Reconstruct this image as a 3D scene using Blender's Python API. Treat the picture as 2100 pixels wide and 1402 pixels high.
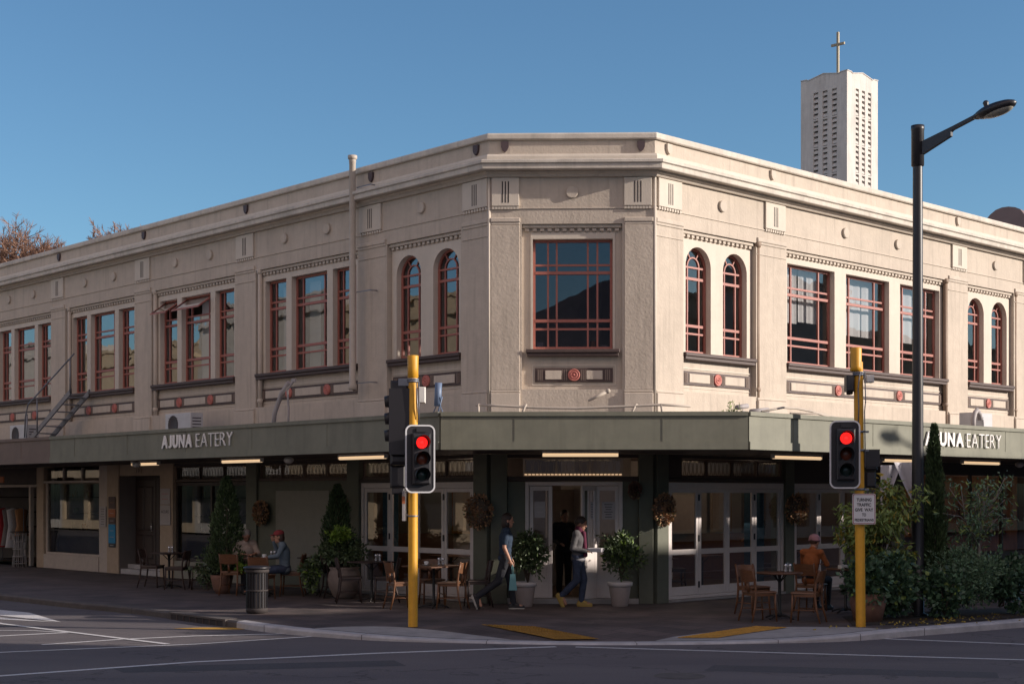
import bpy, bmesh, math, random
from mathutils import Matrix, Vector
rad = math.radians
scene = bpy.context.scene
for o in list(bpy.data.objects): bpy.data.objects.remove(o)

# ---------------------------------------------------------------- camera
cam = bpy.data.cameras.new('camera'); co = bpy.data.objects.new('camera', cam)
scene.collection.objects.link(co); scene.camera = co
co.location = (0, 0, 2.0); co.rotation_euler = (rad(90), 0, 0)
cam.lens = 51.09; cam.sensor_width = 36; cam.shift_y = 0.1486; cam.clip_end = 1500
# ---------------------------------------------------------------- sky, sun, exposure
SUN_EL, SUN_AZ = 17.0, 101.0           # azimuth clockwise from +Y
w = bpy.data.worlds.new('World'); scene.world = w; w.use_nodes = True
nt = w.node_tree; sky = nt.nodes.new('ShaderNodeTexSky')
sky.sky_type = 'NISHITA'; sky.sun_disc = False
sky.sun_elevation = rad(SUN_EL); sky.sun_rotation = rad(SUN_AZ)
sky.air_density = 1.0; sky.dust_density = 0.3; sky.ozone_density = 1.6
tint = nt.nodes.new('ShaderNodeMix'); tint.data_type = 'RGBA'; tint.blend_type = 'MULTIPLY'; tint.inputs[0].default_value = 1.0
tint.inputs[7].default_value = (0.64, 0.88, 1.05, 1)
nt.links.new(sky.outputs[0], tint.inputs[6])
# pale warm cloud added unseen behind the camera (towards -Y) to brighten shaded facades
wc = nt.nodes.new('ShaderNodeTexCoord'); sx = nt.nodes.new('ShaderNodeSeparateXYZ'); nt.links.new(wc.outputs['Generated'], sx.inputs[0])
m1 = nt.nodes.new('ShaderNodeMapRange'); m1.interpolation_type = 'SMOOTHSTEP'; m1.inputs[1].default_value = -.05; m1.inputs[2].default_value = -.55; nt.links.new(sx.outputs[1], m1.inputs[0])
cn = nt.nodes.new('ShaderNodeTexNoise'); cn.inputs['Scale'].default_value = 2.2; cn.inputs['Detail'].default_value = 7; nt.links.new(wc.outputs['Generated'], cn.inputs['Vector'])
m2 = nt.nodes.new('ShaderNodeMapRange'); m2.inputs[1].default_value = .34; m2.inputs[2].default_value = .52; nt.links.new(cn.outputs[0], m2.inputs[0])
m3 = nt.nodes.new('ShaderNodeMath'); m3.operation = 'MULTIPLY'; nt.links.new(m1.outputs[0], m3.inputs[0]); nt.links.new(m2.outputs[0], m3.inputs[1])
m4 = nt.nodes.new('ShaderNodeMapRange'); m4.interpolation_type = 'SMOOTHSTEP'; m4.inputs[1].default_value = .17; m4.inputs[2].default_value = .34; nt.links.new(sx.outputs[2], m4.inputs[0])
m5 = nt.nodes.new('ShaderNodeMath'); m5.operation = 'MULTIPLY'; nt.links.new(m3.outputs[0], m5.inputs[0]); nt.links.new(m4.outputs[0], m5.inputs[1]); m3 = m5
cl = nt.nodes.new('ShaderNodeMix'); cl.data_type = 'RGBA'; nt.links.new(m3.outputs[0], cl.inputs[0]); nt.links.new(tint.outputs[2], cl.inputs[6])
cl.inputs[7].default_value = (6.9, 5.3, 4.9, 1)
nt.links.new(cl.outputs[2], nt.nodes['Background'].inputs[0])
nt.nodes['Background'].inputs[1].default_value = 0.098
sl = bpy.data.lights.new('sun', 'SUN'); sl.energy = 4.7; sl.angle = rad(0.55); sl.color = (1.0, 0.89, 0.78)
so = bpy.data.objects.new('sun', sl); scene.collection.objects.link(so)
sd = Vector((math.sin(rad(SUN_AZ))*math.cos(rad(SUN_EL)), math.cos(rad(SUN_AZ))*math.cos(rad(SUN_EL)), math.sin(rad(SUN_EL))))
so.rotation_euler = sd.to_track_quat('Z', 'Y').to_euler(); so.location = (40, -10, 40)
scene.view_settings.view_transform = 'Standard'; scene.view_settings.look = 'None'
scene.view_settings.exposure = 0.42; scene.view_settings.gamma = 1.0
scene.cycles.max_bounces = 8; scene.cycles.transparent_max_bounces = 16

# ---------------------------------------------------------------- materials
def mat(name, col, rough=0.7, metal=0.0, noise=0.0, nscale=8.0, bump=0.0, bscale=60.0, emit=None, estr=0.0,
        stain=0.0, spec=0.5, col2=None, island=0.0, transl=0.0, stretch=None, streak=0.0):
    m = bpy.data.materials.new(name); m.use_nodes = True
    t = m.node_tree; N = t.nodes; L = t.links; b = N['Principled BSDF']
    b.inputs['Roughness'].default_value = rough; b.inputs['Metallic'].default_value = metal
    b.inputs['Specular IOR Level'].default_value = spec
    base = list(col) + [1.0]; b.inputs['Base Color'].default_value = base
    tc = N.new('ShaderNodeTexCoord'); out = None; vec = tc.outputs['Object']
    if stretch:
        mp = N.new('ShaderNodeMapping'); mp.inputs['Scale'].default_value = stretch; L.new(vec, mp.inputs[0]); vec = mp.outputs[0]
    if noise > 0 or col2:
        n = N.new('ShaderNodeTexNoise'); n.inputs['Scale'].default_value = nscale; n.inputs['Detail'].default_value = 6
        n.inputs['Roughness'].default_value = 0.65; L.new(vec, n.inputs['Vector'])
        mx = N.new('ShaderNodeMix'); mx.data_type = 'RGBA'
        r = N.new('ShaderNodeMapRange'); r.inputs[1].default_value = 0.3; r.inputs[2].default_value = 0.7
        L.new(n.outputs[0], r.inputs[0]); L.new(r.outputs[0], mx.inputs[0])
        c2 = col2 if col2 else [c*(1-noise) for c in col]
        c1 = col if col2 else [min(1, c*(1+noise*.6)) for c in col]
        mx.inputs[6].default_value = list(c1)+[1]; mx.inputs[7].default_value = list(c2)+[1]; out = mx.outputs[2]
    if stain > 0:      # large soft weathering
        n2 = N.new('ShaderNodeTexNoise'); n2.inputs['Scale'].default_value = 1.1; n2.inputs['Detail'].default_value = 8
        mp = N.new('ShaderNodeMapping'); mp.inputs['Scale'].default_value = (1.6, 1.6, .45); L.new(tc.outputs['Object'], mp.inputs[0]); L.new(mp.outputs[0], n2.inputs['Vector'])
        r2 = N.new('ShaderNodeMapRange'); r2.inputs[1].default_value = 0.42; r2.inputs[2].default_value = 0.78; r2.inputs[4].default_value = stain
        L.new(n2.outputs[0], r2.inputs[0]); mx2 = N.new('ShaderNodeMix'); mx2.data_type = 'RGBA'; L.new(r2.outputs[0], mx2.inputs[0])
        if out: L.new(out, mx2.inputs[6])
        else: mx2.inputs[6].default_value = base
        mx2.inputs[7].default_value = [c*.45 for c in col]+[1]; out = mx2.outputs[2]
    if streak > 0:
        n3 = N.new('ShaderNodeTexNoise'); n3.inputs['Scale'].default_value = 1.0; n3.inputs['Detail'].default_value = 5
        mp3 = N.new('ShaderNodeMapping'); mp3.inputs['Scale'].default_value = (9, 9, .55); L.new(tc.outputs['Object'], mp3.inputs[0]); L.new(mp3.outputs[0], n3.inputs['Vector'])
        r3 = N.new('ShaderNodeMapRange'); r3.inputs[1].default_value = .52; r3.inputs[2].default_value = .80; r3.inputs[4].default_value = streak
        L.new(n3.outputs[0], r3.inputs[0]); mx3 = N.new('ShaderNodeMix'); mx3.data_type = 'RGBA'; L.new(r3.outputs[0], mx3.inputs[0])
        if out: L.new(out, mx3.inputs[6])
        else: mx3.inputs[6].default_value = base
        mx3.inputs[7].default_value = [c*.4 for c in col]+[1]; out = mx3.outputs[2]
    if island > 0:
        g = N.new('ShaderNodeNewGeometry'); hs = N.new('ShaderNodeHueSaturation')
        rr = N.new('ShaderNodeMapRange'); rr.inputs[3].default_value = 1-island; rr.inputs[4].default_value = 1+island
        L.new(g.outputs['Random Per Island'], rr.inputs[0]); L.new(rr.outputs[0], hs.inputs['Value'])
        if out: L.new(out, hs.inputs['Color'])
        else: hs.inputs['Color'].default_value = base
        out = hs.outputs[0]
    if out: L.new(out, b.inputs['Base Color'])
    if bump > 0:
        nb = N.new('ShaderNodeTexNoise'); nb.inputs['Scale'].default_value = bscale; nb.inputs['Detail'].default_value = 5; L.new(vec, nb.inputs['Vector'])
        bp = N.new('ShaderNodeBump'); bp.inputs['Strength'].default_value = bump; bp.inputs['Distance'].default_value = 0.02
        L.new(nb.outputs[0], bp.inputs['Height']); L.new(bp.outputs[0], b.inputs['Normal'])
    if emit:
        b.inputs['Emission Color'].default_value = list(emit)+[1]; b.inputs['Emission Strength'].default_value = estr
    if transl: 
        try: b.inputs['Subsurface Weight'].default_value = 0
        except Exception: pass
    return m

def lens_dots(m, sc=110):
    t = m.node_tree; N = t.nodes; L = t.links; b = N['Principled BSDF']; tc = N.new('ShaderNodeTexCoord'); v = N.new('ShaderNodeTexVoronoi'); v.inputs['Scale'].default_value = sc; v.inputs['Randomness'].default_value = .15; L.new(tc.outputs['Object'], v.inputs['Vector'])
    r = N.new('ShaderNodeMapRange'); r.inputs[1].default_value = .25; r.inputs[2].default_value = .6; r.inputs[3].default_value = 2.2; r.inputs[4].default_value = .55; L.new(v.outputs['Distance'], r.inputs[0]); L.new(r.outputs[0], b.inputs['Emission Strength']); return m
def glass_mat(name, tint=(.75, .78, .78), add=0.08, mul=1.5, rough=0.0, wav=0.0):
    m = bpy.data.materials.new(name); m.use_nodes = True; t = m.node_tree; N = t.nodes; L = t.links
    N.remove(N['Principled BSDF']); o = N['Material Output']
    tr = N.new('ShaderNodeBsdfTransparent'); tr.inputs[0].default_value = list(tint)+[1]
    gl = N.new('ShaderNodeBsdfGlossy'); gl.inputs['Roughness'].default_value = rough; gl.inputs[0].default_value = (.95, .97, 1, 1)
    fr = N.new('ShaderNodeFresnel'); fr.inputs[0].default_value = 1.5
    ma = N.new('ShaderNodeMath'); ma.operation = 'MULTIPLY_ADD'; ma.inputs[1].default_value = mul; ma.inputs[2].default_value = add; ma.use_clamp = True
    L.new(fr.outputs[0], ma.inputs[0]); mx = N.new('ShaderNodeMixShader'); L.new(ma.outputs[0], mx.inputs[0])
    L.new(tr.outputs[0], mx.inputs[1]); L.new(gl.outputs[0], mx.inputs[2]); L.new(mx.outputs[0], o.inputs[0])
    if wav:
        tc = N.new('ShaderNodeTexCoord'); n = N.new('ShaderNodeTexNoise'); n.inputs['Scale'].default_value = 1.7; L.new(tc.outputs['Object'], n.inputs['Vector'])
        bp = N.new('ShaderNodeBump'); bp.inputs['Strength'].default_value = wav; bp.inputs['Distance'].default_value = 0.05
        L.new(n.outputs[0], bp.inputs['Height']); L.new(bp.outputs[0], gl.inputs['Normal'])
    return m

M = {}
M['stucco'] = mat('stucco', (.53, .455, .38), .9, noise=.09, nscale=5, bump=.32, bscale=22, stain=.25, streak=.42)
M['stucco_smooth'] = mat('stucco_smooth', (.55, .475, .40), .85, noise=.06, nscale=9, bump=.2, bscale=50, stain=.2, streak=.35)
M['trim'] = mat('trim_paint', (.60, .53, .45), .75, noise=.05, nscale=7, bump=.15, bscale=40, stain=.2, streak=.15)
M['trim_dirty'] = mat('trim_dirty', (.60, .54, .47), .8, noise=.1, nscale=10, bump=.25, bscale=40, stain=.5, streak=.4)
M['slot'] = mat('slot_dark', (.035, .028, .028), .8)
M['brown'] = mat('brown_paint', (.075, .047, .042), .6, noise=.2, nscale=20)
M['red'] = mat('red_window_paint', (.34, .115, .088), .5, noise=.1, nscale=20)
M['medal'] = mat('medal_paint', (.50, .16, .13), .6, noise=.1, nscale=30)
M['flute'] = mat('flute_paint', (.24, .18, .15), .7)
M['shield'] = mat('shield_dark', (.07, .045, .05), .6)  # darker shields of the left and chamfered faces
M['glass_up'] = glass_mat('glass_upper', (.72, .74, .75), .06, 1.55, 0.0, .05)
M['glass_right'] = glass_mat('glass_upper_right', (.85, .85, .85), .05, 1.2, 0.0, .05)
M['glass_mid'] = glass_mat('glass_corner', (.6, .58, .62), .06, 1.2, 0.0, .008)
M['glass_big'] = glass_mat('glass_shop_left', (.85, .85, .85), .03, 1.0, 0.0, 0.0)
M['rooms'] = mat('room_wall', (.50, .45, .41), .9, noise=.2, nscale=1.5)
M['glass_low'] = glass_mat('glass_shop', (.82, .82, .82), .045, 1.3)
M['fascia'] = mat('fascia_green', (.195, .195, .150), .65, noise=.14, nscale=3, stain=.35, bump=.05, streak=.3)
M['fascia_brown'] = mat('fascia_brown', (.16, .115, .095), .65, noise=.12, nscale=3, stain=.25)
M['porch'] = mat('porch_grey', (.21, .18, .165), .85, noise=.08, nscale=5, stain=.2)
M['transom'] = mat('transom_frame', (.085, .055, .045), .6, noise=.2, nscale=10)
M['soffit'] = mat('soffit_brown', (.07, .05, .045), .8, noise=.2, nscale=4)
M['green_dark'] = mat('wall_green', (.115, .12, .09), .7, noise=.1, nscale=6, bump=.1)
M['green_panel'] = mat('wall_green_panel', (.235, .225, .19), .75, noise=.08, nscale=5)
M['wood_dark'] = mat('dark_joinery', (.04, .027, .024), .6, noise=.2, nscale=12)
M['beige'] = mat('beige_pier', (.42, .32, .235), .85, noise=.1, nscale=7, stain=.25, bump=.1)
M['beige_light'] = mat('beige_light', (.48, .41, .36), .85, noise=.1, nscale=7, stain=.25)
M['white_frame'] = mat('white_joinery', (.62, .56, .54), .55, noise=.06, nscale=9)
M['door_dark'] = mat('dark_door', (.035, .02, .018), .5, noise=.2, nscale=14)
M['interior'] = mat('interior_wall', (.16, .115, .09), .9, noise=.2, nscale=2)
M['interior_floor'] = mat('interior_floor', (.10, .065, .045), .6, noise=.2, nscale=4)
M['wood_warm'] = mat('warm_timber', (.33, .15, .06), .6, noise=.3, nscale=3, stretch=(8, 8, .6))
M['blind'] = mat('blind_cloth', (.55, .55, .56), .9)
M['curtain'] = mat('curtain_blue', (.05, .12, .17), .9, noise=.3, nscale=20)
M['steel'] = mat('galvanised_steel', (.22, .23, .26), .5, .6, noise=.15, nscale=12)
M['pipe_grey'] = mat('pipe_grey', (.36, .33, .33), .6, noise=.1, nscale=10, stain=.3)
M['pipe_cream'] = mat('pipe_cream', (.46, .40, .34), .6, noise=.1, nscale=10, stain=.3)
M['downpipe'] = mat('downpipe_brown', (.25, .175, .125), .6, noise=.1, nscale=10)
M['plastic_white'] = mat('white_plastic', (.7, .68, .64), .5, noise=.08, nscale=10)
M['plastic_blue'] = mat('blue_plastic', (.12, .17, .27), .5)
M['ac_white'] = mat('unit_white', (.52, .52, .54), .5, noise=.1, nscale=6, stain=.2)
M['ac_dark'] = mat('unit_grille', (.07, .06, .065), .7)
M['tube'] = mat('tube_light', (.9, .7, .45), .4, emit=(1.0, .70, .42), estr=.55)
M['spark'] = mat('dentil_bulb_glow', (.9, .7, .5), .4, emit=(1.0, .66, .38), estr=.5)  # glow of the bulbs, also put on the entrance dentils
M['letter'] = mat('letter_white', (.80, .78, .76), .5)
M['black_metal'] = mat('black_paint', (.018, .017, .022), .42, .1, noise=.2, nscale=8, spec=.6)
M['lens_glass'] = mat('lamp_glass', (.35, .33, .28), .25)
M['yellow'] = mat('yellow_paint', (.66, .33, .02), .5, noise=.12, nscale=9, stain=.25, streak=.45)
M['signal_black'] = mat('signal_black', (.02, .018, .022), .5)
M['rim_white'] = mat('signal_border', (.62, .62, .64), .5)
M['red_on'] = mat('red_lens_lit', (.8, .02, .02), .3, emit=(1.0, .018, .015), estr=1.5)
lens_dots(M['red_on'])
M['amber_off'] = mat('amber_lens', (.16, .035, .015), .25)
M['green_off'] = mat('green_lens', (.012, .03, .026), .25)
M['sign_white'] = mat('sign_white', (.66, .66, .68), .45, noise=.04, nscale=5)
M['sign_red'] = mat('sign_border_red', (.30, .03, .05), .5)
M['ink'] = mat('ink_black', (.03, .03, .035), .6)
M['chair_wood'] = mat('chair_wood', (.15, .065, .03), .42, noise=.3, nscale=10, stretch=(1, 1, 6))
M['chair_dark'] = mat('chair_dark', (.045, .026, .022), .5, noise=.2, nscale=10)
M['table_wood'] = mat('table_wood', (.12, .055, .03), .35, noise=.25, nscale=10)
M['iron'] = mat('cast_iron', (.02, .018, .018), .5)
M['bin_metal'] = mat('bin_slats', (.022, .022, .028), .4, .3)
M['terracotta'] = mat('terracotta', (.20, .105, .075), .85, noise=.2, nscale=10, stain=.3, bump=.2)
M['stone_pot'] = mat('stone_urn', (.22, .175, .155), .85, noise=.2, nscale=8, stain=.4, bump=.2)
M['pot_white'] = mat('glazed_pot', (.26, .22, .21), .6, noise=.08, nscale=8)
M['pot_rim'] = mat('pot_rim', (.48, .45, .45), .6)
M['soil'] = mat('soil', (.03, .02, .015), .95)
M['bark'] = mat('bark', (.11, .08, .06), .9, noise=.3, nscale=20, bump=.4)
M['bark_pale'] = mat('bark_pale', (.24, .20, .18), .9, noise=.3, nscale=20)
M['twig'] = mat('bare_twigs', (.27, .155, .11), .9, noise=.3, nscale=3)
M['leaf_conifer'] = mat('conifer_leaf', (.045, .075, .026), .7, island=.5)
M['leaf_dark'] = mat('dark_leaf', (.06, .09, .036), .5, island=.55)
M['leaf_bright'] = mat('bright_leaf', (.16, .25, .03), .5, island=.4)
M['leaf_ivy'] = mat('ivy_leaf', (.055, .105, .055), .45, island=.55)
M['leaf_blue'] = mat('shrub_leaf', (.09, .155, .08), .5, island=.45)
M['leaf_mid'] = mat('tree_leaf', (.16, .215, .05), .55, island=.5)
M['leaf_yellow'] = mat('yellow_leaf', (.30, .22, .03), .6, island=.4)
M['wreath'] = mat('dried_flowers', (.36, .20, .11), .9, island=.5)
M['wreath_green'] = mat('dried_leaves', (.20, .18, .09), .9, island=.5)
M['fabric_white'] = mat('white_cloth', (.55, .53, .56), .9, noise=.05)
M['skin'] = mat('skin', (.42, .22, .15), .55, noise=.06, nscale=12)
M['skin_dark'] = mat('skin_tanned', (.30, .15, .10), .55, noise=.06, nscale=12)
M['hair_dark'] = mat('hair_dark', (.028, .017, .014), .6, noise=.3, nscale=40, stretch=(1, 1, .2))
M['hair_brown'] = mat('hair_brown', (.06, .03, .02), .6, noise=.3, nscale=40)
M['hair_grey'] = mat('hair_grey', (.18, .16, .15), .6)
M['navy'] = mat('navy_shirt', (.018, .035, .065), .9, noise=.15, nscale=8, bump=.8, bscale=14)
M['trouser_dark'] = mat('dark_trousers', (.014, .015, .022), .85, noise=.3, nscale=8, bump=.8, bscale=12)
M['jeans'] = mat('blue_jeans', (.032, .045, .085), .85, noise=.45, nscale=9, bump=.8, bscale=12)
M['hoodie'] = mat('grey_hoodie', (.095, .09, .095), .95, noise=.12, nscale=10, bump=.8, bscale=14)
M['maroon'] = mat('maroon_scarf', (.10, .015, .04), .95, noise=.2, nscale=20)
M['boot_tan'] = mat('tan_boots', (.32, .22, .06), .7)
M['shoe_dark'] = mat('dark_shoe', (.02, .018, .02), .6)
M['sole'] = mat('shoe_sole', (.40, .38, .35), .7)
M['shirt_cream'] = mat('cream_check_shirt', (.42, .33, .28), .9, noise=.2, nscale=14)
M['denim_shirt'] = mat('denim_shirt', (.13, .17, .21), .9, noise=.12, nscale=12)
M['cap_red'] = mat('red_cap', (.24, .03, .035), .8)
M['orange_coat'] = mat('orange_coat', (.32, .10, .03), .95, noise=.25, nscale=10, bump=.7, bscale=12)
M['pink_hat'] = mat('pink_hat', (.42, .22, .24), .95, noise=.1, nscale=20)
M['olive'] = mat('olive_top', (.06, .055, .03), .9)
M['black_cloth'] = mat('black_cloth', (.012, .011, .013), .9)
M['white_shirt'] = mat('white_shirt', (.55, .53, .55), .9)
M['teal_cloth'] = mat('teal_apron', (.12, .27, .30), .9)
M['paper'] = mat('paper_notice', (.42, .38, .38), .8)
M['orange_sign'] = mat('orange_plate', (.38, .12, .05), .7)
M['blue_sign'] = mat('blue_plate', (.02, .22, .42), .7)
M['brown_sign'] = mat('brown_plate', (.09, .055, .05), .7)
M['red_dress'] = mat('red_garment', (.35, .02, .03), .9)
M['grey_dress'] = mat('grey_garment', (.20, .17, .17), .9)
M['tower'] = mat('tower_render', (.62, .575, .54), .9, noise=.08, nscale=2, stain=.4, streak=.4)
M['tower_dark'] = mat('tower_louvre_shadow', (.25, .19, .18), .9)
M['cross'] = mat('gilt_cross', (.33, .28, .20), .5, .3)
M['roof'] = mat('roof_membrane', (.18, .17, .17), .9, noise=.2, nscale=2)
M['gable'] = mat('gable_render', (.20, .15, .15), .9, noise=.1, nscale=2)
M['tactile'] = mat('tactile_yellow', (.50, .28, .055), .8, noise=.25, nscale=9)
M['cup'] = mat('white_china', (.7, .7, .7), .3)
M['chrome'] = mat('shaker_metal', (.6, .6, .62), .25, .8)
M['opp_wall'] = mat('opposite_render', (.52, .40, .27), .9, noise=.15, nscale=1.5, stain=.2)
M['opp_wall2'] = mat('opposite_pale', (.50, .45, .40), .9, noise=.1, nscale=1.5, stain=.2)
M['opp_glass'] = mat('opposite_glass', (.03, .035, .04), .08, spec=.8)

def paver_mat():
    m = mat('pavement_pavers', (.095, .072, .068), .78, bump=.2, bscale=60); t = m.node_tree; N = t.nodes; L = t.links; b = N['Principled BSDF']; tc = N.new('ShaderNodeTexCoord')
    br = N.new('ShaderNodeTexBrick'); br.inputs['Scale'].default_value = 1.0; br.inputs['Brick Width'].default_value = .42; br.inputs['Row Height'].default_value = .42; br.inputs['Mortar Size'].default_value = .008; br.offset = .5
    br.inputs['Color1'].default_value = (.105, .078, .073, 1); br.inputs['Color2'].default_value = (.075, .058, .056, 1); br.inputs['Mortar'].default_value = (.04, .032, .03, 1)
    mp = N.new('ShaderNodeMapping'); mp.inputs['Rotation'].default_value = (0, 0, rad(43)); L.new(tc.outputs['Object'], mp.inputs[0]); L.new(mp.outputs[0], br.inputs['Vector'])
    n = N.new('ShaderNodeTexNoise'); n.inputs['Scale'].default_value = 1.1; n.inputs['Detail'].default_value = 8; L.new(tc.outputs['Object'], n.inputs['Vector']); r = N.new('ShaderNodeMapRange'); r.inputs[1].default_value = .3; r.inputs[2].default_value = .7; r.inputs[3].default_value = .6; r.inputs[4].default_value = 1.35; L.new(n.outputs[0], r.inputs[0])
    cb = N.new('ShaderNodeCombineColor'); [L.new(r.outputs[0], cb.inputs[i]) for i in range(3)]
    mx = N.new('ShaderNodeMix'); mx.data_type = 'RGBA'; mx.blend_type = 'MULTIPLY'; mx.inputs[0].default_value = 1; L.new(br.outputs[0], mx.inputs[6]); L.new(cb.outputs[0], mx.inputs[7]); L.new(mx.outputs[2], b.inputs['Base Color']); return m
def road_mat():
    m = mat('asphalt', (.058, .052, .055), .85, bump=.35, bscale=140, spec=.35)
    t = m.node_tree; N = t.nodes; L = t.links; b = N['Principled BSDF']; tc = N.new('ShaderNodeTexCoord')
    n1 = N.new('ShaderNodeTexNoise'); n1.inputs['Scale'].default_value = .35; n1.inputs['Detail'].default_value = 9; n1.inputs['Roughness'].default_value = .6
    mp = N.new('ShaderNodeMapping'); mp.inputs['Rotation'].default_value = (0, 0, .12); mp.inputs['Scale'].default_value = (.35, 1.6, 1)
    n2 = N.new('ShaderNodeTexNoise'); n2.inputs['Scale'].default_value = 55; n2.inputs['Detail'].default_value = 3
    L.new(tc.outputs['Object'], mp.inputs[0]); L.new(mp.outputs[0], n1.inputs['Vector']); L.new(tc.outputs['Object'], n2.inputs['Vector'])
    r = N.new('ShaderNodeValToRGB'); r.color_ramp.elements[0].position = .33; r.color_ramp.elements[0].color = (.098, .085, .092, 1)
    r.color_ramp.elements[1].position = .7; r.color_ramp.elements[1].color = (.150, .130, .130, 1)
    L.new(n1.outputs[0], r.inputs[0]); mx = N.new('ShaderNodeMix'); mx.data_type = 'RGBA'; mx.blend_type = 'MULTIPLY'; mx.inputs[0].default_value = .5
    r2 = N.new('ShaderNodeMapRange'); r2.inputs[1].default_value = .3; r2.inputs[2].default_value = .7; r2.inputs[3].default_value = .55; r2.inputs[4].default_value = 1.5
    L.new(n2.outputs[0], r2.inputs[0]); cb = N.new('ShaderNodeCombineColor')
    for i in range(3): L.new(r2.outputs[0], cb.inputs[i])
    L.new(r.outputs[0], mx.inputs[6]); L.new(cb.outputs[0], mx.inputs[7]); L.new(mx.outputs[2], b.inputs['Base Color'])
    vo = N.new('ShaderNodeTexVoronoi'); vo.feature = 'DISTANCE_TO_EDGE'; vo.inputs['Scale'].default_value = .33; nd = N.new('ShaderNodeTexNoise'); nd.inputs['Scale'].default_value = 1.3; nd.inputs['Detail'].default_value = 6
    mv = N.new('ShaderNodeMix'); mv.data_type = 'VECTOR'; mv.inputs[0].default_value = .22; L.new(tc.outputs['Object'], mv.inputs[4]); L.new(tc.outputs['Object'], nd.inputs['Vector']); sc_ = N.new('ShaderNodeVectorMath'); sc_.operation = 'SCALE'; sc_.inputs[3].default_value = 9; L.new(nd.outputs[1], sc_.inputs[0]); L.new(sc_.outputs[0], mv.inputs[5]); L.new(mv.outputs[1], vo.inputs['Vector'])
    rc = N.new('ShaderNodeMapRange'); rc.inputs[1].default_value = 0.0; rc.inputs[2].default_value = .012; rc.inputs[3].default_value = .55; rc.inputs[4].default_value = 1.0; L.new(vo.outputs['Distance'], rc.inputs[0])
    cc = N.new('ShaderNodeCombineColor'); [L.new(rc.outputs[0], cc.inputs[i]) for i in range(3)]
    m6 = N.new('ShaderNodeMix'); m6.data_type = 'RGBA'; m6.blend_type = 'MULTIPLY'; m6.inputs[0].default_value = 1; L.new(mx.outputs[2], m6.inputs[6]); L.new(cc.outputs[0], m6.inputs[7]); L.new(m6.outputs[2], b.inputs['Base Color'])
    return m
M['road'] = road_mat()
M['paint'] = mat('road_paint', (.62, .60, .60), .8, noise=.3, nscale=26, bump=.1)
M['paint_yellow'] = mat('road_paint_yellow', (.50, .27, .03), .8, noise=.3, nscale=26)
M['paving'] = paver_mat()
M['paving_old'] = mat('pavement_asphalt', (.095, .072, .068), .8, noise=.35, nscale=1.2, bump=.3, bscale=60, stain=.3)
M['apron'] = mat('concrete_apron', (.34, .32, .315), .9, noise=.2, nscale=4, stain=.4, bump=.2)
M['kerb'] = mat('kerb_concrete', (.46, .44, .45), .9, noise=.2, nscale=5, stain=.45, bump=.2)
M['kerb_dark'] = mat('kerb_bluestone', (.10, .085, .08), .9, noise=.25, nscale=5, bump=.3)

# ---------------------------------------------------------------- helpers
col = scene.collection
W = {}
I4 = Matrix.Identity(4)
def T(x, y, z=0): return Matrix.Translation((x, y, z))
def RZ(a): return Matrix.Rotation(a, 4, 'Z')

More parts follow.
